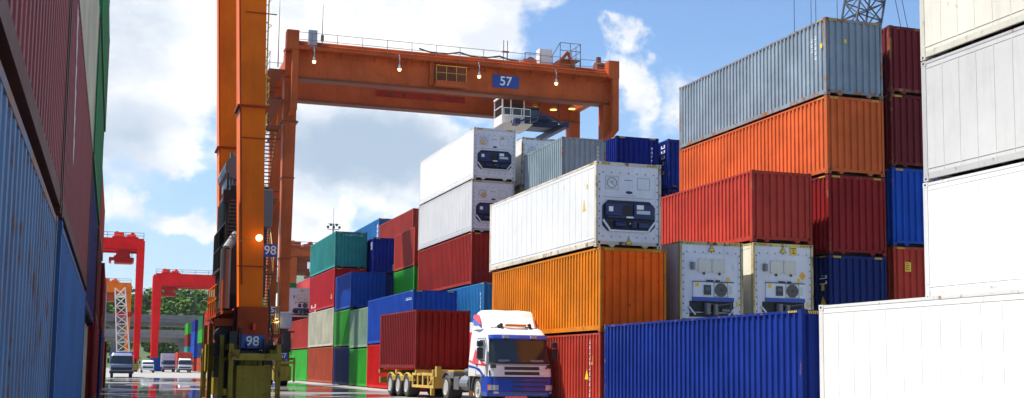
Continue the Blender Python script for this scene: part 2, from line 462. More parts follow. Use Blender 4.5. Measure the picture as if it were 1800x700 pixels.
def unit_a(root, hl, H):
    """refrigeration unit with dark blue octagonal machinery bay"""
    y = end_frame(root, hl, H, PAINT['unit_grey'])
    u = empty('refrigeration_unit', (0, 0, 0)); u.parent = root
    navy = plain('unit_navy', (0.005, 0.012, 0.045), 0.5); mid = plain('unit_blue', (0.007, 0.018, 0.085), 0.45)
    z0, z1 = 0.55, 1.62
    m = MB()                                     # octagonal housing, proud of the bulkhead
    def octo(x0, x1, a, b, c): return [(x0+c, a), (x1-c, a), (x1, a+c), (x1, b-c), (x1-c, b), (x0+c, b), (x0, b-c), (x0, a+c)]
    o1 = octo(-0.98, 0.98, z0, z1, 0.2); o2 = octo(-0.93, 0.93, z0+0.05, z1-0.05, 0.18)
    m.loft([[(a, y-0.002, b) for a, b in o1], [(a, y-0.035, b) for a, b in o1], [(a, y-0.035, b) for a, b in o2], [(a, y-0.012, b) for a, b in o2]], cap=False)
    m.face([(a, y-0.012, b) for a, b in reversed(o2)][::-1])
    m.build('machinery_bay', [navy], u)
    h = MB()
    h.box(-0.90, -0.30, y-0.12, y-0.02, 1.08, 1.50); h.box(0.16, 0.90, y-0.12, y-0.02, 1.00, 1.50); h.box(-0.30, 0.16, y-0.05, y-0.02, 1.05, 1.52)
    h.loft([[(-0.88, y-0.02, 0.98), (0.88, y-0.02, 0.98), (0.88, y-0.02, 1.08), (-0.88, y-0.02, 1.08)], [(-0.8, y-0.13, 1.0), (0.8, y-0.13, 1.0), (0.8, y-0.13, 1.07), (-0.8, y-0.13, 1.07)]])
    h.build('blue_cowl', mid, u, bevel=0.015)
    g = MB(); ngon(g, (-0.07, 1.28), 0.2, y-0.053, 18); g.build('condenser_fan', black, u)
    c = MB(); c.box(-0.85, 0.85, y-0.03, y-0.015, 0.62, 0.96); c.build('compressor_recess', black, u)
    k = MB(); k.tube((-0.55, y-0.07, 0.80), (-0.15, y-0.07, 0.80), 0.10, 10); k.tube((0.15, y-0.08, 0.68), (0.15, y-0.08, 0.9), 0.11, 10); k.box(0.35, 0.75, y-0.1, y-0.03, 0.70, 0.86)
    k.tube((-0.8, y-0.06, 0.66), (0.8, y-0.06, 0.66), 0.02, 6)
    k.build('compressor', mid, u, smooth=False)
    s = MB()
    s.beam((-0.97, y-0.06, 0.93), (-0.72, y-0.06, 0.60), 0.06); s.beam((0.97, y-0.06, 0.93), (0.72, y-0.06, 0.60), 0.06); s.box(-0.75, 0.75, y-0.09, y-0.04, 0.545, 0.60)
    s.build('strut', PAINT['unit_grey'], u)
    sticker(u, 0.26, y-0.121, 1.33, 0.26, 0.15, whitep, 'data_plate'); sticker(u, 0.26, y-0.121, 1.17, 0.5, 0.12, plain('plate_grey', (0.5, 0.55, 0.55)), 'data_plate')
    sticker(u, -0.78, y-0.121, 1.22, 0.16, 0.17, whitep, 'data_plate'); sticker(u, -0.13, y-0.131, 1.01, 0.26, 0.055, whitep, 'label_plate'); sticker(u, 0.0, y-0.10, 0.80, 0.09, 0.05, yellow, 'label_plate')
    # round inspection cover, side covers and maker's oval above
    r = MB(); ring(r, (-0.62, H-0.72), 0.16, 0.19, y-0.02, y-0.001, 22)
    r.beam((-0.70, y-0.012, H-0.66), (-0.54, y-0.012, H-0.80), 0.02); r.beam((-0.62, y-0.012, H-0.72), (-0.55, y-0.012, H-0.62), 0.02)
    for x0, x1, a, b in ((-0.86, -0.38, H-0.95, H-0.49), (0.32, 0.80, H-0.92, H-0.50)):
        r.box(x0, x1, y-0.010, y-0.004, a, a+0.015); r.box(x0, x1, y-0.010, y-0.004, b-0.015, b); r.box(x0, x0+0.015, y-0.010, y-0.004, a, b); r.box(x1-0.015, x1, y-0.010, y-0.004, a, b)
    r.box(-0.28, 0.28, y-0.010, y-0.004, H-1.15, H-1.14); r.box(-0.95, 0.95, y-0.012, y-0.004, 1.72, 1.735)
    r.build('inspection_cover', plain('cover_grey', (0.32, 0.33, 0.34), 0.6), u)
    e = MB(); ngon(e, (0.02, H-1.03), 0.05, y-0.006, 20, rx=0.13); e.build('oval_badge', mid, u)
    sticker(u, -0.16, y-0.001, H-0.62, 0.3, 0.025, plain('plate_dark', (0.15, 0.15, 0.16)), 'label_plate')

def unit_b(root, hl, H):
    """refrigeration unit with twin access panels, round fan and open compressor bay"""
    y = end_frame(root, hl, H, PAINT['unit_grey'])
    u = empty('refrigeration_unit', (0, 0, 0)); u.parent = root
    cream = plain('panel_cream', (0.62, 0.60, 0.50), 0.6)
    p = MB(); p.box(-0.52, -0.02, y-0.03, y-0.001, 1.80, 2.28); p.box(0.02, 0.52, y-0.03, y-0.001, 1.80, 2.28); p.build('access_panel', cream, u, bevel=0.008)
    k = MB()
    for cx in (-0.27, 0.27):
        for dx in (-0.21, 0, 0.21):
            for z in (1.84, 2.24): k.tube((cx+dx, y-0.036, z), (cx+dx, y-0.028, z), 0.012, 5)
    for x in (-0.3, 0.3): k.box(x-0.03, x+0.03, y-0.06, y-0.02, 1.72, 1.80)
    k.build('panel_latch', darkgap, u)
    v = MB(); v.tube((-0.74, y-0.06, 1.88), (-0.74, y-0.06, 2.14), 0.085, 12); v.build('filter_canister', plain('canister_grey', (0.22, 0.22, 0.20)), u, smooth=False)
    b = MB(); b.box(-0.72, 0.84, y-0.04, y-0.001, 0.94, 1.46); b.build('control_panel', plain('unit_white', (0.66, 0.68, 0.70), 0.5), u)
    t = MB(); t.box(-0.74, 0.86, y-0.055, y-0.001, 1.46, 1.485); t.box(-0.2, 0.05, y-0.055, y-0.02, 1.49, 1.54); t.box(0.15, 0.3, y-0.055, y-0.02, 1.49, 1.54); t.build('panel_trim', darkgap, u)
    c = MB(); c.box(-0.32, -0.05, y-0.07, y-0.04, 1.02, 1.36); c.build('control_display', plain('display_black', (0.02, 0.02, 0.025), 0.2), u)
    sticker(u, -0.27, y-0.071, 1.18, 0.17, 0.10, plain('display_grey', (0.1, 0.12, 0.14)), 'display_screen')
    f = MB(); ngon(f, (0.34, 1.20), 0.24, y-0.046, 24, 0)
    f.build('fan_disc', plain('fan_dark', (0.06, 0.055, 0.05), 0.6), u)
    g = MB()
    for r in (0.08, 0.13, 0.18, 0.23): ring(g, (0.34, 1.20), r, r+0.012, y-0.06, y-0.046, 20)
    g.box(0.08, 0.60, y-0.058, y-0.044, 1.44, 1.455); g.box(0.08, 0.60, y-0.058, y-0.044, 0.955, 0.97); g.box(0.07, 0.085, y-0.058, y-0.044, 0.95, 1.46); g.box(0.60, 0.615, y-0.058, y-0.044, 0.95, 1.46)
    g.build('fan_grille', plain('grille_grey', (0.25, 0.24, 0.22)), u)
    s = MB(); s.box(-0.74, 0.84, y-0.07, y-0.001, 0.80, 0.935); s.build('blue_rail', plain('rail_blue', (0.02, 0.07, 0.36), 0.4), u)
    d = MB(); d.box(-0.86, 0.84, y-0.008, y-0.001, 0.25, 0.80); d.build('compressor_recess', black, u)
    k = MB(); k.tube((-0.22, y-0.09, 0.34), (-0.22, y-0.09, 0.72), 0.13, 12); k.tube((0.10, y-0.09, 0.32), (0.10, y-0.09, 0.70), 0.12, 12, r2=0.09); k.tube((0.35, y-0.08, 0.5), (0.65, y-0.08, 0.5), 0.06, 8)
    k.path([(-0.3, y-0.1, 0.74), (0.2, y-0.1, 0.66), (0.7, y-0.1, 0.74), (0.7, y-0.1, 0.4)], 0.015)
    k.build('compressor', plain('compressor_grey', (0.16, 0.16, 0.16), 0.4, 0.5), u)
    w = MB(); w.beam((0.88, y-0.06, 0.60), (0.62, y-0.06, 0.32), 0.05); w.beam((-0.9, y-0.06, 0.60), (-0.66, y-0.06, 0.32), 0.05); w.build('strut', PAINT['unit_grey'], u)
    tri_sign(u, 0.0, y-0.03, H-0.33, 0.24)
    sticker(u, -0.65, y-0.041, 1.30, 0.15, 0.13, yellow)
    sticker(u, 0.56, y-0.002, 1.52, 0.14, 0.14, yellow)
    sticker(u, 0.66, y-0.041, 1.05, 0.12, 0.3, plain('plate_grey', (0.5, 0.55, 0.55)), 'data_plate')
    sticker(u, 0.94, y-0.002, 0.62, 0.1, 0.2, yellow)
    return u

# paints (base colours) -------------------------------------------
PAINT = {}
def addp(n, c, rust=0.2, frame_rust=0.8, **k):
    mx = max(c); c = tuple(x * (x/mx)**0.3 for x in c)
    PAINT[n] = paint(n, c, rust=rust, **k)
    PAINT[n + '_frame'] = paint(n + '_frame', tuple(x*0.85 for x in c), rust=frame_rust, rustcol=(0.17, 0.06, 0.022), rust2=(0.36, 0.17, 0.065), **k)
addp('white', (0.72, 0.715, 0.695), 0.12, 0.6, fade=0.05, grime=0.2)
addp('cream', (0.66, 0.64, 0.56), 0.15, 0.8, fade=0.06, grime=0.25)
addp('palegrey', (0.53, 0.525, 0.51), 0.1, 0.6, fade=0.05, grime=0.2)
addp('beige', (0.52, 0.50, 0.40), 0.05, 0.4)
addp('unit_grey', (0.66, 0.67, 0.69), 0.15, 0.3, fade=0.08)
PAINT['stained'] = paint('stained_post', (0.50, 0.41, 0.20), rust=0.9, fade=0.25, grime=0.4)
PAINT['rusty_white'] = paint('rusty_white', (0.62, 0.56, 0.44), rust=0.95, fade=0.2)
addp('cool_white', (0.68, 0.69, 0.68), 0.1, 1.6, fade=0.05, grime=0.12)
addp('orange', (0.66, 0.27, 0.014), 0.22, 0.75)
addp('rust_orange', (0.58, 0.17, 0.055), 0.16, 0.8)
addp('steel_grey', (0.25, 0.30, 0.335), 0.14, 1.3)
addp('light_grey', (0.30, 0.36, 0.38), 0.2, 1.1)
addp('red_oxide', (0.33, 0.042, 0.026), 0.14, 0.7)
addp('brick', (0.42, 0.075, 0.05), 0.12, 0.7)
addp('maroon', (0.22, 0.024, 0.024), 0.12, 0.8)
addp('wine', (0.12, 0.022, 0.025), 0.22, 0.9)
addp('dark_wine', (0.15, 0.026, 0.033), 0.2, 1.3)
addp('crimson', (0.46, 0.028, 0.038), 0.05, 0.4)
addp('bright_red', (0.58, 0.018, 0.016), 0.03, 0.4)
addp('pink', (0.48, 0.10, 0.10), 0.08, 0.4)
addp('brown_orange', (0.40, 0.10, 0.045), 0.12, 0.5)
addp('royal', (0.014, 0.045, 0.22), 0.10, 0.7)
addp('blue', (0.02, 0.10, 0.38), 0.08, 0.5)
addp('navy', (0.012, 0.028, 0.11), 0.08, 0.4)
addp('dark_blue', (0.012, 0.03, 0.20), 0.08, 0.5)
addp('light_blue', (0.05, 0.22, 0.42), 0.12, 0.5)
addp('wall_blue', (0.14, 0.22, 0.33), 0.85, 1.6)
addp('wall_wine', (0.24, 0.085, 0.09), 0.2, 0.9)
addp('orange_end_bright', (0.88, 0.19, 0.010), 0.4, 0.75)  # orange container's end face: redder, and brightened in colour to offset its shade
addp('wall_blue_b', (0.06, 0.17, 0.34), 0.12, 0.6)
addp('teal', (0.05, 0.26, 0.24), 0.08, 0.5)
addp('green', (0.06, 0.34, 0.05), 0.04, 0.3)
addp('dark_green', (0.02, 0.14, 0.06), 0.06, 0.4)
addp('wall_green', (0.025, 0.20, 0.085), 0.1, 0.5)
addp('pale_green', (0.25, 0.34, 0.25), 0.08, 0.4)
PAINT['rustrail'] = paint('rustrail', (0.075, 0.022, 0.014), rust=0.6)
# boosts

# ---------------------------------------------------------------- ground, far land
def make_ground():
    m = bpy.data.materials.new('yard_concrete'); m.use_nodes = True
    nt = NT(m.node_tree); b = nt.n['Principled BSDF']
    geo = nt.node('ShaderNodeNewGeometry'); p = geo.outputs['Position']
    sep = nt.node('ShaderNodeSeparateXYZ'); nt.l.new(p, sep.inputs[0])
    a = nt.noise(p, 0.12, 6, 0.6); f = nt.noise(p, 3.0, 6, 0.65); g = nt.noise(p, 38.0, 3, 0.6)
    c = nt.mix(a, (0.23, 0.22, 0.20), (0.34, 0.325, 0.30))
    c = nt.mix(nt.math('MULTIPLY', nt.ramp(f, 0.45, 0.7), 0.45), c, (0.13, 0.125, 0.115))
    c = nt.mix(nt.math('MULTIPLY', g, 0.3), c, (0.33, 0.31, 0.29))
    # slab joints
    br = nt.node('ShaderNodeTexBrick'); nt.l.new(p, br.inputs['Vector'])
    br.inputs['Color1'].default_value = (1, 1, 1, 1); br.inputs['Color2'].default_value = (1, 1, 1, 1); br.inputs['Mortar'].default_value = (0.85, 0.85, 0.85, 1)
    br.inputs['Scale'].default_value = 1; br.inputs['Mortar Size'].default_value = 0.012; br.inputs['Brick Width'].default_value = 6; br.inputs['Row Height'].default_value = 5; br.offset = 0
    c = nt.mix(1.0, c, br.outputs['Color'], 'MULTIPLY')
    # standing rain water: one long pool across the lanes, ragged at its edges
    pn = nt.noise(nt.scale(p, (0.10, 0.13, 1)), 1.0, 6, 0.6)
    y = sep.outputs['Y']; x = sep.outputs['X']
    zone = nt.math('MULTIPLY', nt.ramp(y, 30, 48), nt.ramp(y, 140, 112))
    zone = nt.math('MULTIPLY', zone, nt.ramp(nt.math('ADD', x, nt.math('MULTIPLY', nt.math('SUBTRACT', pn, 0.5), 9.0)), 14.6, 13.4))
    wet = nt.ramp(nt.math('ADD', nt.math('MULTIPLY', zone, 0.30), pn), 0.755, 0.80)
    damp = nt.ramp(nt.math('ADD', nt.math('MULTIPLY', zone, 0.30), pn), 0.60, 0.76)
    c = nt.mix(nt.math('MULTIPLY', damp, 0.6), c, (0.10, 0.095, 0.09))
    c = nt.mix(nt.math('MULTIPLY', wet, 0.85), c, (0.035, 0.035, 0.034))
    nt.l.new(c, b.inputs['Base Color'])
    r = nt.math('SUBTRACT', 0.75, nt.math('MULTIPLY', damp, 0.3)); r = nt.math('SUBTRACT', r, nt.math('MULTIPLY', wet, 0.42))
    nt.l.new(r, b.inputs['Roughness'])
    nt.set(b.inputs['Specular IOR Level'], nt.math('ADD', 0.35, nt.math('MULTIPLY', wet, 0.45)))
    bp = nt.node('ShaderNodeBump'); bp.inputs['Distance'].default_value = 0.01
    nt.set(bp.inputs['Strength'], nt.math('SUBTRACT', 0.5, nt.math('MULTIPLY', wet, 0.495)))
    nt.l.new(nt.math('ADD', f, nt.math('MULTIPLY', g, 0.4)), bp.inputs['Height'])
    nt.l.new(bp.outputs[0], b.inputs['Normal'])
    g_ = MB().face([(-9000, -300, 0), (9000, -300, 0), (9000, 12000, 0), (-9000, 12000, 0)]).build('ground', m)
    tag(g_, kind='structure')
make_ground()

def fnoise(x, y):
    from mathutils import noise
    return noise.noise(Vector((x, y, 3.7)))
def hills():
    """wooded ridge behind the viaduct, paler hills and mountains beyond it"""
    gm = bpy.data.materials.new('hill_green'); gm.use_nodes = True
    nt = NT(gm.node_tree); b = nt.n['Principled BSDF']; geo = nt.node('ShaderNodeNewGeometry')
    n = nt.noise(geo.outputs['Position'], 0.02, 8, 0.65)
    nt.l.new(nt.mix(nt.ramp(n, 0.35, 0.65), (0.025, 0.05, 0.018), (0.075, 0.12, 0.04)), b.inputs['Base Color'])
    b.inputs['Roughness'].default_value = 0.9
    def ridge(name, x0, x1, y0, y1, nx, ny, fn, rough):
        v = []; f = []
        for j in range(ny + 1):
            for i in range(nx + 1):
                x = x0 + (x1-x0)*i/nx; y = y0 + (y1-y0)*j/ny; t = j/ny
                h = fn(x) * math.sin(min(1, t*1.25)*PI*0.5) if t < 0.8 else fn(x) * (1-(t-0.8)*3)
                edge = min(1, (x-x0)/(0.12*(x1-x0)), (x1-x)/(0.12*(x1-x0)))
                h = h*max(0, edge) + fnoise(x*rough, y*rough)*fn(x)*0.14*t
                v.append((x, y, h-0.5 if j else -2))
        for j in range(ny):
            for i in range(nx):
                a = j*(nx+1)+i; f.append((a, a+1, a+nx+2, a+nx+1))
        me = bpy.data.meshes.new(name); me.from_pydata(v, [], f); me.polygons.foreach_set('use_smooth', [True]*len(f)); me.materials.append(gm)
        o = bpy.data.objects.new(name, me); COL.objects.link(o); tag(o, kind='structure'); return o
    near_h = lambda x: 27 + 5*math.sin(x/37.0 + 1.0) + 3.0*fnoise(x*0.03, 1)
    ridge('hill', -420, 700, 465, 640, 120, 20, near_h, 0.02)
    ridge('far_hill', -900, 1400, 1300, 2000, 140, 20, lambda x: 96 + 30*fnoise(x*0.003, 4.2) + 8*math.sin(x/70), 0.006)
    ridge('mountain', -2200, 3600, 3700, 5200, 160, 20, lambda x: 285 + 75*math.exp(-((x-560)/260)**2) + 60*fnoise(x*0.0011, 8.1) + 18*fnoise(x*0.006, 2.2), 0.0015)
    # woodland on the near hill: thousands of leaf clumps grouped in crowns
    lm = bpy.data.materials.new('foliage'); lm.use_nodes = True
    nt = NT(lm.node_tree); b = nt.n['Principled BSDF']; geo = nt.node('ShaderNodeNewGeometry')
    n = nt.noise(geo.outputs['Position'], 0.16, 5, 0.7)
    nt.l.new(nt.mix(nt.ramp(n, 0.35, 0.65), (0.025, 0.075, 0.010), (0.10, 0.185, 0.018)), b.inputs['Base Color'])
    b.inputs['Roughness'].default_value = 0.9; b.inputs['Specular IOR Level'].default_value = 0.05
    rnd = random.Random(3); mb = MB()
    for k in range(520):
        x = rnd.uniform(-25, 175); y = rnd.uniform(478, 560)
        t = (y-465)/175*1.25; z = near_h(x)*math.sin(min(1, t)*PI/2)
        cr = rnd.uniform(2.6, 5.2); zc = z + cr*0.7
        for c in range(4):
            ox, oy, oz = x+rnd.gauss(0, cr*0.45), y+rnd.gauss(0, cr*0.45), zc+rnd.gauss(0, cr*0.3)
            for q in range(16):
                d = Vector((rnd.gauss(0, 1), rnd.gauss(0, 1), rnd.gauss(0, 1))).normalized()
                p = Vector((ox, oy, oz)) + d*cr*0.55*rnd.uniform(0.7, 1.1)
                nrm = (d + Vector((rnd.gauss(0, .2), rnd.gauss(0, .2), rnd.gauss(0, .2)))).normalized()
                a = nrm.orthogonal().normalized(); bb = nrm.cross(a); s = rnd.uniform(0.6, 1.2)
                mb.face([p+a*s, p+bb*s*0.8, p-a*s*0.9, p-bb*s])
    o = mb.build('woodland', lm); tag(o, kind='stuff', label='dense green woodland covering the low hill behind the viaduct', cat='woodland')
hills()

def viaduct():
    con = paint('viaduct_concrete', (0.22, 0.22, 0.21), rust=0, fade=0.12, grime=0.5, rough=0.8)
    for (y, z, th, rz, lab, px) in ((430, 17.0, 1.5, 0.0, 'upper grey concrete viaduct crossing behind the red cranes', 34), (404, 11.2, 1.5, 0.045, 'lower grey concrete slip road running below the viaduct', 31)):
        r = empty('viaduct', (30, y, 0), rz, lab, 'viaduct', 'viaducts at the far end of the yard')
        MB().box(-420, 420, -6, 6, z-th, z).build('deck', con, r)
        m = MB(); m.box(-420, 420, -6.3, -6.0, z-0.5, z+1.0); m.box(-420, 420, 6.0, 6.3, z-0.5, z+1.0); m.build('parapet', con, r)
        MB().box(-420, 420, -3.5, 3.5, z-th-1.3, z-th).build('girder', con, r)
        for k in range(-8, 9):
            x = k*px + (5 if z > 15 else -8)
            p = MB(); p.box(x-1.5, x+1.5, -1.2, 1.2, 0, z-th-2.6); p.loft([[(x-1.5, -1.2, z-th-2.7), (x+1.5, -1.2, z-th-2.7), (x+1.5, 1.2, z-th-2.7), (x-1.5, 1.2, z-th-2.7)], [(x-2.5, -5, z-th-1.35), (x+2.5, -5, z-th-1.35), (x+2.5, 5, z-th-1.35), (x-2.5, 5, z-th-1.35)]])
            p.build('pier', con, r)
viaduct()

# ---------------------------------------------------------------- container stacks (measured positions)
C = container
G20 = 6.058
def stack(X, Y, zs, cols, labs, L=12.192, near=True, kinds=None, ends=None, dx=None, frame=None):
    out = []
    for k, (a, b) in enumerate(zip(zs, zs[1:])):
        kd = kinds[k] if kinds else 'dry'; en = ends[k] if ends else 'wall'
        ox, oy = (dx[k] if dx else (0, 0))
        out.append(C(X+ox, Y+oy, a, b, L, cols[k], kd, labs[k], near, en, frame=frame[k] if frame else None, endcol={'orange': 'orange_end_bright'}.get(cols[k])))  # orange boxes get the brightened paint on their shaded end
    return out
# nearest bay on the right: white reefers
s = stack(15.5, 12.25, [0, 2.86], ['white'], ['long white reefer container on the ground nearest the camera, before the tall stack'], kinds=['reefer'])
for z, y in ((2.36, 0), (1.55, 0)):      # corner of blue lettering on its side
    MB().box(-W/2+0.001, -W/2+0.004, -2.35, -1.95, z-0.75, z-0.55).build('lettering', PAINT['blue'], s[0])
stack(18.43, 12.2, [0, 3.03, 5.88, 8.86, 11.75], ['white', 'white', 'palegrey', 'cream'],
      ['white reefer container at ground level behind the nearest white one', 'bright white reefer container just above the nearest white one, under the pale grey one',
       'pale grey reefer container between two white ones in the tall right stack', 'creamy white reefer container on top of the tall right stack, cut by the frame'], kinds=['reefer']*4)
# blue container in the front row
stack(15.48, 25.12, [0, 2.80], ['royal'], ['royal blue corrugated container on the ground right of the rusty red one'])
# bay C
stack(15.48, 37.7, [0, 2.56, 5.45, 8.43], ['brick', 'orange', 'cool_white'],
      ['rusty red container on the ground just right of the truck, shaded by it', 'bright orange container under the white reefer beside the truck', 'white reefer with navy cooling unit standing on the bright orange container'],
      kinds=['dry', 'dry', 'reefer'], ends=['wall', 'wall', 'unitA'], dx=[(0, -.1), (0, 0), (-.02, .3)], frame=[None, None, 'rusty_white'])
stack(18.48, 37.75, [0, 2.89, 5.80], ['maroon', 'palegrey'], ['maroon container hidden under the left of two reefers', 'grey sided reefer with twin cream panels, left of the two side by side'], kinds=['dry', 'reefer'], ends=['wall', 'unitB'], frame=[None, 'stained'])
c3 = stack(21.4, 37.9, [0, 2.95, 5.88, 8.48], ['navy', 'cream', 'brick'], ['navy container hidden under the right of two side by side reefers', 'cream sided reefer with yellow caution sticker, right of the two side by side', 'brick red container resting on the two side by side reefers'], kinds=['dry', 'reefer', 'dry'], ends=['wall', 'unitB', 'wall'], frame=[None, 'stained', None])
c4 = stack(24.55, 37.95, [0, 2.75, 5.57, 8.53, 11.46, 14.42], ['brown_orange', 'navy', 'maroon', 'rust_orange', 'steel_grey'],
      ['brown container hidden at the foot of the tall stack with a grey top', 'navy blue container under the maroon one, right of the cooling units', 'maroon container between the navy one and the burnt orange one', 'burnt orange container directly beneath the steel grey one', 'steel grey blue container on top of the tall stack against the sky'])
c5 = stack(27.4, 38.1, [0, 3.0, 6.02, 8.98, 11.79, 14.43], ['navy', 'brick', 'blue', 'wine', 'dark_wine'],
      ['navy container at the foot of the narrow looking stack beside the white reefers', 'rusty red container with a yellow sticker, below the blue one by the white stack', 'blue container between a red and a wine red one beside the white stack', 'wine red container above the blue one beside the white stack', 'dark wine container at the top of the stack beside the white reefers'])
# short containers further back
stack(21.4, 57.3, [0, 2.6, 5.25, 7.9, 10.55, 13.18], ['green', 'maroon', 'navy', 'brick', 'light_grey'], ['short green container lowest in the pile with a light grey one on top', 'short maroon container second up in the pile with a light grey top', 'short navy container in the middle of the pile with a light grey top', 'short red container just under the light grey one', 'short light grey container with rusty corners behind the big white reefer'], L=G20)
stack(24.6, 57.75, [0, 2.7, 5.4, 8.1, 10.8, 13.54], ['maroon', 'navy', 'green', 'navy', 'dark_blue'], ['short maroon container at the foot of the first dark blue pile', 'short navy container second from the ground in the first dark blue pile', 'short green container halfway up the first dark blue pile', 'short navy container just under the top of the first dark blue pile', 'short dark blue container right next to the light grey one'], L=G20)
stack(27.4, 57.3, [0, 2.7, 5.4, 8.1, 10.8, 13.48], ['navy', 'maroon', 'brick', 'navy', 'royal'], ['short navy container at the foot of the second blue pile', 'short maroon container second from the ground in the second blue pile', 'short red container halfway up the second blue pile', 'short navy container below the bright blue one by the tall grey stack', 'short bright blue container just left of the tall steel grey one'], L=G20)
# bay E
stack(18.43, 63.35, [0, 2.9, 5.84, 8.75, 11.65, 14.55], ['brown_orange', 'light_blue', 'red_oxide', 'palegrey', 'white'],
      ['brown container hidden at the foot of the stack with two white reefers', 'light blue container under the deep red one, above the truck', 'deep red container under the two white reefers', 'lower of the two white reefers stacked above the deep red container', 'upper of the two white reefers stacked above the deep red container'],
      kinds=['dry', 'dry', 'dry', 'reefer', 'reefer'], ends=['wall', 'wall', 'wall', 'unitA', 'unitA'], dx=[(0, 0), (0, -2.6), (0, 0), (0, 0), (0, -.15)])
stack(21.4, 63.75, [0, 2.9, 5.75, 8.6, 11.45, 14.32], ['navy', 'maroon', 'green', 'beige', 'cool_white'], ['navy container at the foot of the pile behind the two white reefers', 'maroon container second up behind the two white reefers', 'green container halfway up behind the two white reefers', 'beige container below the half hidden reefer', 'half hidden white reefer behind the short light grey container'], kinds=['dry']*3+['reefer']*2, ends=['wall']*3+['wall', 'unitA'])
stack(15.3, 63.6, [0, 2.69, 5.5], ['bright_red', 'blue'], ['bright red container on the ground behind the truck trailer', 'blue container above the bright red one behind the truck trailer'])
# further down the street
stack(18.43, 76.5, [0, 2.6, 5.25, 7.87, 10.46], ['navy', 'maroon', 'green', 'brick'], ['short navy container hidden at the foot of the green and red pile', 'short maroon container hidden second up in the green and red pile', 'short green container under the short brick red one', 'short brick red container standing on the short green one'], L=G20)
stack(21.4, 89.7, [0, 2.7, 5.4, 8.1, 10.75, 13.46], ['navy', 'green', 'maroon', 'blue', 'brick'], ['navy container lowest in the pile with a high rusty red top', 'green container second lowest in the pile with a high rusty red top', 'maroon container in the middle of the pile with a high rusty red top', 'blue container just beneath the high rusty red one', 'high rusty red container just left of the white reefers'])
stack(21.4, 102.1, [0, 2.8, 5.6, 8.4, 11.2, 14.1], ['maroon', 'navy', 'green', 'brick', 'light_blue'], ['maroon container lowest in the pile topped by light blue', 'navy container second lowest in the pile topped by light blue', 'green container in the middle of the pile topped by light blue', 'red container just beneath the high light blue one', 'high light blue container peeping over the dark blue one'])
stack(18.43, 89.8, [0, 2.75, 5.5, 8.33, 11.07], ['maroon', 'green', 'navy', 'dark_blue'], ['maroon container at the foot of the dark blue pair', 'green container second up under the dark blue pair', 'lower dark blue container, half hidden behind the blue one', 'upper dark blue container next to the teal one'], )
stack(15.76, 91.0, [0, 2.83, 5.79, 8.78, 11.56], ['brown_orange', 'beige', 'crimson', 'teal'], ['rusty brown container on the ground under the cream one', 'cream coloured dry container between the brown and crimson ones', 'crimson container directly beneath the teal one', 'teal green container on top of the crimson one'])
stack(15.4, 82.45, [0, 2.68, 5.3, 7.85], ['navy', 'green', 'blue'], ['short navy container on the ground beside the rusty brown one', 'short green container under the short blue one', 'short blue container on top in front of the teal one'], L=G20)
stack(15.4, 76.15, [0, 2.52, 5.14], ['green', 'pale_green'], ['short bright green container on the ground beside the bright red one', 'short pale green container standing on the bright green one'], L=G20)
stack(15.76, 103.5, [0, 2.78, 5.45], ['green', 'red_oxide'], ['bright green container on the ground next to the gantry crane wheels', 'dull red container above the bright green one by the gantry crane'], near=False)
stack(15.76, 115.8, [0, 2.9, 5.85, 8.74], ['blue', 'maroon', 'white'], ['blue container at the foot of the distant reefer pile', 'maroon container under the distant reefer', 'distant white reefer with cooling unit seen past the gantry crane leg'], near=False, kinds=['dry', 'dry', 'reefer'], ends=['wall', 'wall', 'unitB'])
stack(18.6, 121.2, [0, 2.6, 5.2, 7.8, 10.2], ['navy', 'maroon', 'green', 'pink'], ['navy container at the foot of the pile with a faded pink top', 'maroon container second up in the pile with a faded pink top', 'green container under the faded pink one', 'faded pink red container behind the teal one'], near=False)
stack(15.76, 128.4, [0, 2.7, 5.2, 7.6, 10.1], ['brick', 'navy', 'brick', 'dark_green'], ['red container lowest in the pile topped by dark green', 'navy container second up in the pile topped by dark green', 'red container just below the distant dark green one', 'dark green container just above the distant reefer'], near=False)
stack(15.7, 141.5, [0, 2.7, 5.4], ['maroon', 'navy'], ['maroon ground container behind the legs of the gantry cranes', 'navy container on a maroon one behind the legs of the gantry cranes'], near=False)
stack(15.7, 200.5, [0, 2.7, 5.4], ['royal', 'white'], ['royal blue ground container just right of the distant red pile', 'white container on a royal blue one right of the distant red pile'], near=False, L=G20)
# far piles at the end of the street
stack(15.7, 214, [0, 2.74, 5.5, 8.25, 10.96], ['crimson', 'pink', 'pink', 'crimson'], ['crimson container at the bottom of the distant four high red pile', 'pinkish container second from the ground in the distant red pile', 'pinkish container third from the ground in the distant red pile', 'crimson container on top of the distant four high red pile'], near=False)
stack(15.7, 231, [0, 2.7, 5.4, 8.0, 10.5], ['brown_orange', 'navy', 'green', 'dark_green'], ['brown container at the bottom of the distant pile with two greens', 'navy container second from the ground in the distant pile with two greens', 'lighter green container in the distant pile, above the navy one', 'dark green container on top of the distant pile, left of the red pile'], near=False)
stack(18.6, 226, [0, 2.7, 5.4, 8.0, 11.2], ['navy', 'maroon', 'navy', 'light_blue'], ['navy container lowest in the second row behind the distant red pile', 'maroon container second up in the second row behind the distant red pile', 'navy container third up in the second row behind the distant red pile', 'light blue container peeping between the distant green and red piles'], near=False)
stack(15.7, 252, [0, 2.7, 5.4, 8.0, 10.4], ['brick', 'blue', 'blue', 'dark_blue'], ['red container at the bottom of the distant blue pile', 'lower blue container of the distant blue pile', 'upper blue container of the distant blue pile', 'dark blue container on top of the distant blue pile'], near=False)
stack(15.7, 276, [0, 2.7, 5.4, 8.0, 10.6], ['white', 'teal', 'maroon', 'green'], ['white container at the bottom of the farthest pile', 'teal container second from the ground in the farthest pile', 'maroon container third up in the farthest pile', 'green container on top of the farthest pile'], near=False)
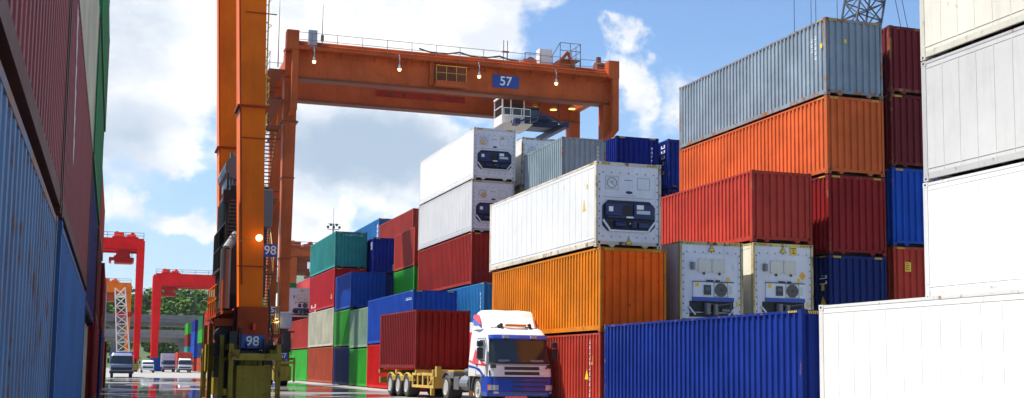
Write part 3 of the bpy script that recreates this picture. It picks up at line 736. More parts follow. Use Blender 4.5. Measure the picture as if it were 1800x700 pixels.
# wall of containers on the left
stack(-0.5-W, -0.55, [0, 2.62, 5.28], ['wall_blue', 'wall_wine'], ['large scratched blue container with rust stains at the left edge', 'large wine red container above the scratched blue one at the left edge'], frame=[None, 'rustrail'])
stack(-0.5-W, 11.85, [0, 2.62, 5.28, 8.1], ['wall_blue_b', 'wall_wine', 'beige'], ['smoother mid blue container second along the left wall', 'wine red container with white scuffs second along the left wall', 'off white container above the scuffed wine red one on the left wall'], frame=[None, 'rustrail', None])
stack(-0.52-W, 24.3, [0, 2.35, 5.2, 7.95, 10.7, 13.5], ['beige', 'navy', 'wall_green', 'wall_green', 'wall_green'], ['pale pinkish container on the ground third along the left wall', 'dull indigo container above the pale one on the left wall', 'lowest of three green containers high on the left wall', 'middle of three green containers high on the left wall', 'topmost green container high on the left wall'], dx=[(-.15, 0), (0, 0), (.05, 0), (.08, 0), (.05, 0)])
stack(-0.5-W, 36.8, [0, 2.6, 5.2, 7.2], ['maroon', 'wine', 'brown_orange'], ['maroon ground container fourth along the left wall', 'wine red container second level, fourth along the left wall', 'rusty brown container on top, fourth along the left wall'])
stack(-0.42-W, 49.3, [0, 2.6, 5.2], ['navy', 'maroon'], ['navy ground container fifth along the left wall', 'maroon container on a navy one, fifth along the left wall'])
stack(-0.38-W, 61.8, [0, 2.6, 5.2], ['brown_orange', 'palegrey'], ['brown ground container sixth along the left wall', 'pale grey container on a brown one, sixth along the left wall'], near=False)
stack(-0.3-W, 74.3, [0, 2.6], ['wine'], ['lone wine red ground container at the far end of the left wall'], near=False)

# stickers and markings seen on individual containers
hw = W/2
def side_mark(c, x, z, w, h, mat, n=1, gap=0.0):
    """vertical run of small weathered characters on the street side"""
    m = MB(); rnd = random.Random(int(x*100+z*10)); L = 0
    for k in range(n):
        zz = z - k*gap
        m.box(-hw+0.004, -hw+0.0065, x, x+w, zz-h, zz-h*0.72); m.box(-hw+0.004, -hw+0.0065, x, x+w*0.25, zz-h*0.8, zz)
        if rnd.random() > 0.4: m.box(-hw+0.004, -hw+0.0065, x+w*0.72, x+w, zz-h*0.8, zz-0.02)
        if rnd.random() > 0.5: m.box(-hw+0.004, -hw+0.0065, x, x+w*0.8, zz-h*0.1, zz)
    return m.build('markings', mat, c)
side_mark(c4[4], -5.45, 2.35, 0.10, 0.13, whitep, 5, 0.19)
side_mark(c4[4], -5.2, 2.3, 0.10, 0.13, whitep, 3, 0.19)
sticker(c4[4], -0.42, -6.09, 2.0, 0.1, 0.14, yellow)
m_ = MB(); m_.box(-hw+0.0035, -hw+0.006, -5.85, -5.72, 1.8, 1.98); m_.build('sticker', yellow, c4[4])
side_mark(c4[1], -5.95, 2.05, 0.5, 0.12, whitep, 2, 0.2)
m_ = MB(); m_.box(-hw+0.0035, -hw+0.006, -5.75, -5.55, 1.5, 1.72); m_.build('sticker', yellow, c4[1]); m_ = MB(); m_.face([(-hw+0.005, -5.85, 1.0), (-hw+0.005, -5.5, 1.0), (-hw+0.005, -5.66, 1.3)]); m_.build('sticker', yellow, c4[1])
sticker(c5[1], -0.72, -6.092, 2.05, 0.26, 0.36, yellow)
m_ = MB()
for k in range(4): m_.box(-0.69, -0.52-0.03*(k%2), -6.097, -6.0955, 2.12+k*0.07, 2.145+k*0.07)
m_.build('sticker_print', black, c5[1])

def end_mark(c, hl_, x, z, w, h, mat, n, gap, horiz=False):
    m = MB(); rnd = random.Random(int(x*77+z*13)+n)
    for k in range(n):
        xx = x + (k*gap if horiz else 0); zz = z - (0 if horiz else k*gap)
        m.box(xx, xx+w*0.3, -hl_-0.002, -hl_+0.001, zz-h, zz)
        if rnd.random() > 0.3: m.box(xx+w*0.3, xx+w, -hl_-0.002, -hl_+0.001, zz-h*0.25, zz)
        if rnd.random() > 0.4: m.box(xx+w*0.7, xx+w, -hl_-0.002, -hl_+0.001, zz-h, zz-h*0.25)
    return m.build('markings', mat, c)
def top_of(sub):
    for o in bpy.data.objects:
        if sub in (o.get('label') or ''): return o
c = top_of('short dark blue container right next'); end_mark(c, 3.03, 0.78, 2.2, 0.09, 0.14, whitep, 7, 0.22); 
c = top_of('short bright blue container just left'); side_mark(c, -2.6, 2.4, 0.45, 0.18, whitep, 3, 0.28); side_mark(c, -2.5, 1.5, 0.3, 0.15, yellow, 2, 0.5)
c = top_of('blue container above the bright red'); side_mark(c, -5.7, 2.4, 0.16, 0.14, whitep, 1); side_mark(c, -5.4, 2.4, 0.16, 0.14, whitep, 1); side_mark(c, -5.1, 2.4, 0.16, 0.14, whitep, 1); side_mark(c, -4.8, 2.4, 0.16, 0.14, whitep, 1); side_mark(c, -4.5, 2.4, 0.16, 0.14, whitep, 1)
c = top_of('light blue container under the deep red'); side_mark(c, -5.5, 2.4, 0.12, 0.16, whitep, 9, 0.22)
c = top_of('short light grey container with rusty'); end_mark(c, 3.03, 0.72, 2.2, 0.09, 0.13, whitep, 8, 0.2)
c = top_of('teal green container'); end_mark(c, 6.096, -0.6, 2.55, 0.12, 0.14, plain('mark_pale', (0.35, 0.5, 0.5)), 9, 0.17, True)
c = top_of('upper dark blue container next'); end_mark(c, 6.096, 0.3, 0.7, 0.16, 0.2, yellow, 2, 0.25); side_mark(c, -5.6, 2.4, 0.6, 0.25, whitep, 2, 0.3)
c = top_of('high light blue container'); side_mark(c, -5.8, 2.4, 0.5, 0.3, whitep, 4, 0.4); side_mark(c, -0.5, 0.9, 1.8, 0.5, whitep, 1)
c = top_of('crimson container directly'); side_mark(c, -5.2, 1.0, 0.5, 0.35, plain('mark_pinkish', (0.6, 0.35, 0.33)), 1); side_mark(c, 2.5, 0.6, 2.6, 0.3, plain('mark_pinkish', (0.6, 0.35, 0.33)), 2, 0.4)
c = top_of('rusty red container on the ground'); side_mark(c, -5.2, 2.3, 0.08, 0.14, whitep, 11, 0.18); side_mark(c, -5.4, 1.75, 0.08, 0.3, yellow, 1)
m_ = MB(); m_.face([(-hw+0.004, -5.05, 0.95), (-hw+0.004, -4.7, 0.95), (-hw+0.004, -4.9, 1.3)]); m_.build('warning_triangle', yellow, c)
c = top_of('wine red container with white scuffs'); m_ = MB(); rnd_ = random.Random(4)
for k in range(6): m_.face([(hw-0.005, -4.6+k*0.12+rnd_.uniform(-.1,.1), 2.45-k*0.25), (hw-0.005, -4.2+k*0.12, 2.4-k*0.25), (hw-0.005, -4.3+k*0.12, 2.1-k*0.25), (hw-0.005, -4.5+k*0.12, 2.15-k*0.25)])
m_.build('scuff', plain('scuff_white', (0.5, 0.48, 0.48)), c)

# warning stickers on the reefers
def find_stack(sub):
    for o in bpy.data.objects:
        if sub in (o.get('label') or ''): return o
o = find_stack('white reefer with navy cooling'); H_ = 2.96
tri_sign(o, 0.0, -6.096, 0.13, 0.22)
m_ = MB(); m_.face([(-hw+0.003, -5.1, 1.35), (-hw+0.003, -4.85, 1.35), (-hw+0.003, -4.97, 1.75)]); m_.build('warning_triangle', yellow, o); m_ = MB(); m_.box(-hw+0.002, -hw+0.004, -5.3, -5.2, 2.1, 2.25); m_.build('sticker', yellow, o)
o = find_stack('right of the two side by side'); sticker(o, 0.28, -6.099, 2.50, 0.26, 0.30, yellow, 'caution_sticker')
m_ = MB()
for k, w_ in enumerate((0.2, 0.08, 0.16)): m_.box(0.41-w_/2, 0.41+w_/2, -6.103, -6.1015, 2.71-k*0.08, 2.745-k*0.08)
m_.build('sticker_print', black, o)
m_ = MB(); m_.face([(0.78, -6.072, 1.60), (0.92, -6.072, 1.76), (0.78, -6.072, 1.92), (0.64, -6.072, 1.76)]); m_.build('diamond_sticker', plain('sticker_orange', (0.75, 0.36, 0.02)), o)
o = find_stack('lower of the two white reefers stacked'); o2 = find_stack('upper of the two white reefers')
sticker(o2, -0.80, -6.072, 1.95, 0.2, 0.2, yellow); tri_sign(o2, 0.45, -6.07, 2.30, 0.2)
if o: sticker(o, 0.25, -6.1, 0.05, 0.32, 0.32, yellow); m_ = MB(); m_.box(-0.62, -0.46, -6.073, -6.069, 1.88, 2.18); m_.box(-0.70, -0.38, -6.0735, -6.0695, 1.97, 2.09); m_.build('sticker', plain('sticker_orange', (0.75, 0.36, 0.02)), o)

# ---------------------------------------------------------------- gantry cranes
CR = {}
CR['brown'] = (paint('crane_brown', (0.43, 0.088, 0.020), rust=0.45, fade=0.2, grime=0.4), paint('crane_brown_dark', (0.22, 0.07, 0.035), rust=0.5))
CR['orange'] = (paint('crane_orange', (0.88, 0.165, 0.006), rust=0.15, fade=0.16, grime=0.35), paint('crane_orange_dark', (0.34, 0.05, 0.012), rust=0.5))
CR['red'] = (paint('crane_red', (0.85, 0.010, 0.010), rust=0.0, fade=0.1), paint('crane_red_dark', (0.40, 0.012, 0.012), rust=0.1))
CR['amber'] = (paint('crane_amber', (0.88, 0.20, 0.008), rust=0.0, fade=0.1), paint('crane_amber_dark', (0.4, 0.08, 0.02), rust=0.1))
olive = paint('bogie_yellow', (0.33, 0.245, 0.035), rust=0.6, fade=0.3, grime=0.85)
railmat = plain('rail_grey', (0.16, 0.14, 0.13), 0.5)
railyel = plain('rail_yellow', (0.55, 0.33, 0.03), 0.5)
cabwhite = plain('cabin_white', (0.70, 0.69, 0.66), 0.45)
housegrey = paint('house_grey', (0.045, 0.05, 0.052), rust=0.35, fade=0.25)
boxgrey = plain('cabinet_grey', (0.33, 0.37, 0.42), 0.45)
wine_red = plain('beacon_red', (0.6, 0.01, 0.01), 0.3)

def railing(pts, h=1.05, step=1.8, r=0.022):
    m = MB()
    for a, b in zip(pts, pts[1:]):
        a = Vector(a); b = Vector(b); L = (b-a).length; n = max(1, round(L/step))
        for k in range(n+1):
            p = a.lerp(b, k/n); m.tube(p, p+Vector((0, 0, h)), r, 5)
        for z in (h, h*0.52): m.tube(a+Vector((0, 0, z)), b+Vector((0, 0, z)), r, 5)
    return m

def gantry(loc, span, D, col, label, number=None, top=23.0, gdepth=1.95, lw=0.86, lean=0.0, detail=True, lamps=(), signs=(), trolley=0.8, rz=0.0, legd=1.0, taper=0.2, side=0, blurbs=None):
    """rubber tyred gantry: x 0..span between the leg lines, y 0..D between front and rear frames"""
    main, dark = CR[col]
    root = empty('gantry_crane', loc, rz, label, 'gantry crane', 'gantry cranes over the container stacks')
    zb = top - gdepth
    zs = 3.0                                    # sill beam top
    for ix, x in enumerate((0, span)):
        sg = 1 if ix == 0 else -1
        for iy, y in enumerate((0, D)):
            xb = x; xt = x + lean*(zb-4)
            m = MB()
            r = []
            for z, w, d in ((zs-0.1, lw*0.74, legd*0.8), (zb-3.2, lw*1.0, legd), (zb-3.1, lw*1.08, legd*1.05), (zb-2.9, lw*1.0, legd), (top-0.3, lw*1.0, legd)):
                xc = xb + (xt-xb)*(z-4)/(zb-4) if z > 4 else xb
                r.append([(xc-w/2, y-d/2, z), (xc+w/2, y-d/2, z), (xc+w/2, y+d/2, z), (xc-w/2, y+d/2, z)])
            m.loft(r); leg = m.build('leg', main, root)
            if detail:
                f = MB()
                for z in (8.5, 14.0):
                    xc = xb + (xt-xb)*(z-4)/(zb-4); f.box(xc-lw*0.53, xc+lw*0.53, y-legd*0.54, y+legd*0.54, z, z+0.05)
                f.box(xt-lw*0.66, xt+lw*0.66, y-legd*0.62, y+legd*0.62, zb-3.15, zb-3.05)
                # weld seams, brackets and cable run down the leg
                f.tube((xb+sg*lw*0.05-lw*0.3, y-legd*0.52, zs+0.5), (xt-lw*0.42, y-legd*0.56, zb-3.4), 0.025, 5)
                f.build('leg_flange', dark, leg)
        # sill beam, end tie
        MB().box(x-0.42, x+0.42, -0.9, D+0.9, zs-1.15, zs-0.12).build('sill_beam', dark if detail else main, root, bevel=0.02)
        if D > 4: MB().box(x+lean*(zb-4)-0.3, x+lean*(zb-4)+0.3, 0.4, D-0.4, top-1.2, top-0.4).build('end_tie', main, root)
        # bogies: yellow boxed wheel pairs
        for y in (-0.3, D+0.3):
            b = MB(); b.box(x-0.46, x+0.46, y-1.35, y-0.55, 0.32, 1.28); b.box(x-0.46, x+0.46, y+0.55, y+1.35, 0.32, 1.28); b.box(x-0.36, x+0.36, y-0.6, y+0.6, 0.95, 1.55); b.box(x-0.25, x+0.25, y-0.25, y+0.25, 1.5, zs-1.1)
            bo = b.build('wheel_bogie', olive, root, bevel=0.02)
            for dy in (-0.62, 0.62):
                w = MB(); w.tube((x-0.28, y+dy, 0.62), (x+0.28, y+dy, 0.62), 0.62, 20); w.build('wheel', black, bo)
            if detail:
                p = MB()
                for sx in (-1, 1):
                    for yy in (y-1.45, y+1.4): p.box(x+sx*0.62-0.06, x+sx*0.62+0.06, yy-0.06, yy+0.06, 0.25, 1.85)
                p.box(x-0.7, x+0.7, y-1.55, y-1.38, 1.42, 1.60); p.box(x-0.7, x+0.7, y+1.36, y+1.5, 1.42, 1.60)
                p.box(x-0.68, x-0.58, y-1.45, y+1.4, 1.70, 1.84); p.box(x+0.58, x+0.68, y-1.45, y+1.4, 1.70, 1.84)
                p.build('bumper_frame', olive, bo)
    x0 = lean*(zb-4); x1 = span + x0
    for iy, y in enumerate((0, D)):
        g = MB(); g.box(x0-0.42, x1+0.42, y-0.45, y+0.45, zb, top)
        gd = g.build('girder', main, root)
        t = MB(); t.box(x0-0.46, x1+0.46, y-0.50, y+0.50, zb-0.06, zb); t.box(x0-0.46, x1+0.46, y-0.50, y+0.50, top, top+0.06)
        t.tube((x0, y-0.55, zb+0.03), (x1, y-0.55, zb+0.03), 0.05, 6)
        t.build('girder_flange', dark, gd)
        if detail and iy == 0:
            # walkway with handrail, brackets and conduit
            w = MB(); w.box(x0-0.5, x1+0.5, y-1.25, y-0.46, top-0.10, top-0.04); w.box(x0-0.5, x1+0.5, y-1.27, y-1.22, top-0.12, top+0.10)
            k = x0
            while k < x1: w.beam((k, y-1.2, top-0.14), (k, y-0.5, top-0.38), 0.07); k += 1.15
            w.tube((x0, y-0.6, top+0.45), (x1, y-0.6, top+0.45), 0.16, 8); w.tube((x0, y-0.95, top+0.25), (x1, y-0.95, top+0.25), 0.07, 6)
            wk = w.build('walkway', main, gd)
            railing([(x0-0.5, y-1.22, top), (x1+0.5, y-1.22, top)]).build('handrail', railmat, gd)
            c = MB(); k = 9.0
            pts = []
            while k < span-7: pts.append((k, y-0.3, top+0.95-0.25*abs(math.sin(k*1.05)))); k += 0.5
            c.path(pts, 0.06, 6); c.build('festoon_cable', black, gd)
        elif detail:
            railing([(x0-0.5, y+0.9, top), (x1+0.5, y+0.9, top)]).build('handrail', railmat, gd)
        elif iy == 0:
            railing([(x0-0.4, y-0.4, top), (x1+0.4, y-0.4, top)], step=3, r=0.05).build('handrail', railmat, gd)
    # trolley between the girders, cabin hanging below, hoist ropes and spreader
    tx = x0 + (x1-x0)*trolley
    t = MB(); t.box(tx-2.2, tx+2.2, -0.3, D+0.3, top+0.08, top+0.36); t.box(tx-1.9, tx-0.2, 0.6, D-1.0, top+0.36, top+1.2); t.box(tx+0.3, tx+1.8, 1.0, D-1.4, top+0.36, top+0.9)
    t.tube((tx-1.4, 0.4, top+0.9), (tx-1.4, D-0.4, top+0.9), 0.42, 12); t.tube((tx+1.2, 0.4, top+0.9), (tx+1.2, D-0.4, top+0.9), 0.35, 12)
    tr = t.build('trolley', main, root)
    if detail:
        MB().box(tx-0.9, tx+0.1, -0.1, 0.7, top+0.45, top+1.9).build('electrical_cabinet', cabwhite, tr, bevel=0.02)
        railing([(tx-2.1, -0.3, top+0.36), (tx-0.9, -0.3, top+0.36)], r=0.03).build('handrail', railmat, tr)
        r = railing([(tx+0.6, -0.4, top+1.2), (tx+2.2, -0.4, top+1.2), (tx+2.2, 1.4, top+1.2)], h=1.2, step=0.8, r=0.03); r.box(tx+0.6, tx+2.2, -0.4, 1.4, top+1.14, top+1.2)
        r.beam((tx+0.6, -0.4, top+0.2), (tx+0.6, -0.4, top+1.2), 0.08); r.beam((tx+2.2, -0.4, top+0.2), (tx+2.2, -0.4, top+1.2), 0.08); r.beam((tx-0.1, -0.4, top+1.2), (tx+0.6, -0.4, top+2.4), 0.05)
        r.build('service_platform', railmat, tr)
        g = MB(); g.tube((tx+3.6, 0.2, top+0.9), (tx+4.5, 0.2, top+0.9), 0.42, 12); g.box(tx+3.4, tx+4.7, -0.3, 0.8, top+0.1, top+0.5); g.tube((tx+3.9, 0.2, top+1.25), (tx+3.9, 0.2, top+1.7), 0.2, 8); g.beam((tx+3.5, -0.3, top+0.5), (tx+3.9, 0.2, top+1.3), 0.1)
        g.build('winch', dark, tr)
        g = MB(); g.box(tx-2.6, tx+2.4, -0.6, 0.3, top+0.12, top+0.62); g.tube((tx+1.3, -0.3, top+0.75), (tx+1.3, 0.9, top+0.75), 0.5, 14); g.beam((tx+0.3, -0.4, top+0.6), (tx+1.2, -0.4, top+1.7), 0.22); g.beam((tx+1.2, -0.4, top+1.7), (tx+1.6, -0.4, top+0.7), 0.18); g.tube((tx-2.9, -0.3, top+0.4), (tx-2.9, 0.5, top+0.4), 0.38, 12)
        g.build('drive_unit', main, tr)
        g = MB()
        for dx in (-3.6, -3.3): g.tube((tx+dx, 0.2, top), (tx+dx, 0.2, top+2.3), 0.03, 5)
        g.box(tx-3.7, tx-3.2, 0.1, 0.3, top+1.4, top+1.5); g.build('antenna', railmat, tr)
    def ropes(z1):
        m = MB()
        for dx, dy in ((-1.6, 1.5), (-1.6, D-1.5), (1.0, 1.5), (1.0, D-1.5)): m.tube((tx+dx, dy, top), (tx+dx+0.3, dy, z1), 0.03, 5)
        return m
    zsp = zb-1.5 if detail else top-3.6
    ropes(zsp+0.6).build('hoist_rope', black, tr)
    sp = plain('spreader_blue', (0.006, 0.018, 0.085), 0.5) if detail else dark
    s = MB(); s.box(tx-2.6, tx+1.6, D/2-0.9, D/2+0.9, zsp, zsp+0.5); s.box(tx-1.8, tx+1.0, D/2-1.6, D/2+1.6, zsp+0.5, zsp+0.75)
    for dx in (-2.4, 1.4): s.box(tx+dx-0.2, tx+dx+0.2, 0.3, D-0.3, zsp-0.35, zsp+0.05)
    s.beam((tx-2.4, 0.4, zsp-0.2), (tx-0.4, 0.4, zsp+0.55), 0.12); s.beam((tx+1.4, 0.4, zsp-0.2), (tx-0.4, 0.4, zsp+0.55), 0.12)
    s.tube((tx-1.2, D/2-0.8, zsp+0.9), (tx-1.2, D/2+0.8, zsp+0.9), 0.3, 10)
    s.build('spreader', sp, tr)
    if not detail: MB().box(tx-1.3, tx+0.9, 1.0, D-1.0, top-gdepth-1.6, top-gdepth+0.2).box(tx-1.7, tx+1.3, 1.4, D-1.4, top-gdepth-2.2, top-gdepth-1.5).build('hoist_block', dark, tr)
    if detail:
        cx0 = tx-3.3; cx1 = cx0+1.75; cy = 1.3; cz = zb-1.7
        c = MB()                                   # cabin: sloped floor pan, roof, corner posts
        c.loft([[(cx0+0.3, cy+0.3, cz-0.35), (cx1+0.2, cy+0.3, cz-0.35), (cx1+0.2, cy+1.7, cz-0.35), (cx0+0.3, cy+1.7, cz-0.35)], [(cx0, cy-0.5, cz), (cx1+0.5, cy-0.5, cz), (cx1+0.5, cy+2.0, cz), (cx0, cy+2.0, cz)]])
        c.box(cx0, cx1, cy, cy+2.0, cz, cz+0.7); c.box(cx0-0.04, cx1+0.04, cy-0.04, cy+2.04, cz+2.0, cz+2.14)
        for x in (cx0+0.04, (cx0+cx1)/2-0.2, cx1-0.04):
            for y in (cy+0.04, cy+1.96): c.box(x-0.045, x+0.045, y-0.045, y+0.045, cz+0.7, cz+2.0)
        c.box(cx0, cx0+0.06, cy, cy+2.0, cz+1.3, cz+1.36)
        for dy in (0.3, 1.8): c.beam(((cx0+cx1)/2, cy+dy, cz+2.1), ((cx0+cx1)/2, cy+dy, zb+1.9), 0.18)
        cab = c.build('operator_cabin', cabwhite, root)
        MB().box(cx0+0.05, cx1-0.05, cy+0.05, cy+1.95, cz+0.7, cz+2.0).build('cabin_window', glass, cab)
        MB().loft([[(cx1+0.05, cy+0.1, cz+0.1), (cx1+1.0, cy+0.1, cz+0.45), (cx1+1.0, cy+1.9, cz+0.45), (cx1+0.05, cy+1.9, cz+0.1)], [(cx1+0.05, cy+0.1, cz+1.4), (cx1+1.25, cy+0.1, cz+1.4), (cx1+1.25, cy+1.9, cz+1.4), (cx1+0.05, cy+1.9, cz+1.4)]]).build('front_glazing', glass, cab)
        fm = MB(); fm.path([(cx1, cy+0.08, cz+1.42), (cx1+1.27, cy+0.08, cz+1.42), (cx1+1.02, cy+0.08, cz+0.42), (cx1+0.5, cy+0.08, cz+0.2)], 0.04); fm.build('glazing_frame', railmat, cab)
        railing([(cx0, cy-0.45, cz), (cx1+0.3, cy-0.45, cz)], h=1.1, step=0.7).build('cabin_rail', cabwhite, cab)
    # lit lamps under the walkway
    for lx, dz in lamps:
        lm = MB(); lm.path([(lx, -1.25, top+0.1), (lx, -1.5, top-0.3), (lx, -1.45, top-0.6)], 0.03); lm.tube((lx, -1.45, top-0.65), (lx, -1.45, top-0.95), 0.06, 8, r2=0.15)
        lo = lm.build('work_lamp', boxgrey, root)
        MB().tube((lx, -1.45, top-0.96), (lx, -1.45, top-1.10), 0.13, 10, r2=0.09).build('lamp_bulb', lampglow, lo)
    for (body, sx, sy, sz, w, h) in signs:
        p = MB().box(sx-w/2, sx+w/2, sy-0.04, sy, sz-h/2, sz+h/2).build('number_sign', signblue, root)
        text_mesh(body, h*1.02, whitep, p, (sx, sy-0.046, sz), depth=0.004)
    return root, x0, x1, zb

# --- crane 57, over the right-hand block
cr, gx0, gx1, gzb = gantry((10.85, 82.6, 0), 23.55, 7.0, 'brown', 'brown orange gantry crane numbered 57 spanning the right stacks', top=22.95, lamps=[(1.4, 0), (7.35, 0), (13.15, 0), (19.0, 0)],
    signs=[('57', 15.45, -0.47, 22.0, 2.0, 0.92), ('57', -0.8, -1.75, 4.95, 0.66, 0.45), ('57', -0.15, -1.95, 1.95, 0.6, 0.42)], trolley=0.81, lean=0.0)
main, dark = CR['brown']
for x, sg in ((-0.05, -1), (23.6, 1)):     # square posts and ducts on the outer faces of the portals
    m = MB(); m.box(x-0.42, x+0.42, -1.35, -0.5, 22.75, 24.1)
    if sg < 0: m.box(x+0.0, x+0.42, -1.3, -0.8, 18.6, 22.75); m.loft([[(x, -1.3, 18.6), (x+0.42, -1.3, 18.6), (x+0.42, -0.8, 18.6), (x, -0.8, 18.6)], [(x-0.15, -1.0, 18.2), (x+0.25, -1.0, 18.2), (x+0.25, -0.5, 18.2), (x-0.15, -0.5, 18.2)]])
    else: m.box(x-0.1, x+0.42, -1.3, -0.8, 18.9, 22.75); m.loft([[(x-0.1, -1.3, 18.9), (x+0.42, -1.3, 18.9), (x+0.42, -0.8, 18.9), (x-0.1, -0.8, 18.9)], [(x-0.9, -1.0, 17.9), (x-0.3, -1.0, 17.9), (x-0.3, -0.5, 17.9), (x-0.9, -0.5, 17.9)]])
    m.build('cable_duct', main, cr, bevel=0.03)
m = MB(); m.box(10.0, 12.2, -1.5, -0.6, 21.15, 21.45); m.box(9.7, 10.0, -0.75, -0.46, 21.2, 22.9); m.build('inspection_basket', main, cr)
railing([(10.0, -1.5, 21.45), (12.2, -1.5, 21.45)], step=0.7).build('handrail', railyel, cr)
m = MB(); m.box(9.9, 12.4, -0.49, -0.455, 21.5, 22.7); m.build('recess_panel', dark, cr)
m = MB(); m.box(1.05, 1.65, -1.0, -0.55, 23.1, 24.3); m.build('cabinet', boxgrey, cr, bevel=0.03)
m = MB(); m.tube((2.0, -0.9, 22.9), (2.0, -0.9, 26.2), 0.04, 6, r2=0.015); m.box(1.9, 2.1, -1.0, -0.8, 23.6, 24.0); m.build('whip_antenna', railmat, cr)
m = MB(); m.tube((-0.9, -0.4, 21.6), (-0.9, -0.4, 26.3), 0.04, 6, r2=0.015); m.build('whip_antenna', railmat, cr)
# red weathered band on the rear girder
m = MB(); m.box(7.3, 14.4, 6.535, 6.545, 21.75, 22.25); m.build('faded_band', paint('band_red', (0.34, 0.03, 0.012), rust=1.2, rustcol=(0.05, 0.015, 0.008)), cr)
for lx, ly in ((18.6, 2.2), (20.2, 2.4), (21.4, 1.6)):
    a = MB().tube((lx, ly, gzb-0.1), (lx, ly, gzb+0.15), 0.32, 12, r2=0.12).build('flood_lamp', railyel, cr)
    MB().tube((lx, ly, gzb-0.14), (lx, ly, gzb-0.1), 0.25, 12).build('lamp_glass', lampsoft, a)
# head platform, stairs and caged ladder at the left legs
m = MB(); m.box(-1.55, -0.45, -0.8, 7.8, 19.25, 19.35)
m.box(-1.0, -0.4, 5.0, 5.2, 19.35, 21.2); m.build('platform', dark, cr)
railing([(-1.5, -0.8, 19.35), (-1.5, 7.8, 19.35), (-0.5, 7.8, 19.35)], step=1.2).build('handrail', railyel, cr)
railing([(-1.5, -0.8, 21.4), (-1.5, 7.8, 21.4)], step=1.6).build('handrail', railmat, cr)
MB().box(-1.55, -0.45, -0.8, 7.8, 21.32, 21.4).build('platform', dark, cr); MB().box(-1.55, -0.45, 0.2, 7.2, 12.55, 12.62).build('platform', dark, cr)
m = MB(); m.tube((-1.2, 7.5, 21.4), (-1.2, 7.5, 22.9), 0.12, 8); m.tube((-1.45, 7.7, 20.1), (-1.45, 7.7, 20.7), 0.2, 8); m.build('vent_pipe', main, cr)
def stairs(p, q, x0, x1, n):
    m = MB(); p = Vector(p); q = Vector(q)
    for x in (x0, x1): m.beam((x, p.y, p.z), (x, q.y, q.z), 0.05, 0.22)
    for k in range(n):
        c = p.lerp(q, (k+0.5)/n); m.box(x0, x1, c.y-0.14, c.y+0.14, c.z-0.02, c.z+0.03)
    return m
for p, q in (((0, 6.6, 12.6), (0, 1.2, 17.6)), ((0, 1.0, 7.6), (0, 6.4, 12.55)), ((0, 6.6, 3.2), (0, 1.2, 7.6))):
    s = stairs(p, q, -1.4, -0.6, 22).build('staircase', dark, cr)
    m = MB()
    for x in (-1.4, -0.6):
        m.tube((x, p[1], p[2]+1), (x, q[1], q[2]+1), 0.025, 5)
        for k in range(6):
            c = Vector(p).lerp(Vector(q), k/5); m.tube((x, c.y, c.z), (x, c.y, c.z+1), 0.02, 5)
    m.build('handrail', railyel, s)
MB().box(-1.5, -0.5, -0.2, 1.4, 7.55, 7.62).build('landing', dark, cr); m = MB(); m.box(-1.5, -0.5, -0.2, 1.4, 17.55, 17.62); m.beam((-0.9, 2.4, 17.6), (-0.9, 5.5, 19.3), 0.12); m.build('landing', dark, cr)
railing([(-1.5, -0.2, 17.62), (-1.5, 1.4, 17.62)], step=0.8).build('handrail', railyel, cr)
# foot of crane 57: cabinets, drive gear, platform
MB().box(-0.55, 0.42, -1.5, -0.8, 3.75, 4.85).build('electrical_cabinet', boxgrey, cr, bevel=0.03)
m = MB(); m.tube((-0.85, -1.4, 4.35), (-0.85, -1.4, 4.4), 0.02, 5); m.build('lamp_bracket', railmat, cr)
MB().tube((-0.62, -1.75, 4.25), (-0.62, -1.62, 4.25), 0.17, 12).build('work_lamp', lampglow, cr)
railing([(-1.7, -1.4, 3.6), (-0.6, -1.4, 3.6)], step=0.35).build('handrail', railyel, cr)
m = MB(); m.box(-1.7, 0.6, -1.6, 0.0, 3.5, 3.6); m.box(-1.5, -0.8, -1.0, 0.6, 3.6, 5.2); m.tube((0.1, -1.4, 2.4), (0.1, -1.4, 3.5), 0.3, 12); m.box(-0.25, 0.4, -1.6, -1.1, 2.2, 2.7)
m.build('drive_gear', darkgap, cr)
railing([(0.5, -1.4, 2.0), (0.5, 1.8, 2.0)], step=0.6).build('handrail', railmat, cr)

# --- crane 98, standing over the left-hand block; its right legs are in the street
cr2, hx0, hx1, hzb = gantry((3.62-23.5, 34.6, 0), 23.5, 6.9, 'orange', 'orange gantry crane numbered 98 standing in the street in front of crane 57', top=23.0, lamps=[(5, 0), (11, 0)], lean=-0.03, lw=0.84, legd=1.1, trolley=0.3,
    signs=[('98', 23.5, -1.0, 1.93, 0.64, 0.36)])
main, dark = CR['orange']
q = 23.5
p_ = MB().box(q+0.42, q+0.82, 0.86, 0.90, 4.42, 4.80).build('number_sign', signblue, cr2); text_mesh('98', 0.36, whitep, p_, (q+0.62, 0.855, 4.61), depth=0.004)
# warm lamp and red beacon on the leg
m = MB(); m.tube((q-0.4, -0.62, 4.7), (q+0.08, -0.72, 4.8), 0.012, 5); m.build('lamp_arm', railyel, cr2)
MB().tube((q+0.12, -0.78, 4.8), (q+0.12, -0.68, 4.8), 0.09, 14).build('work_lamp', lampglow, cr2)
MB().tube((q+0.02, -0.98, 2.25), (q+0.02, -0.98, 2.42), 0.06, 10).build('beacon', wine_red, cr2)
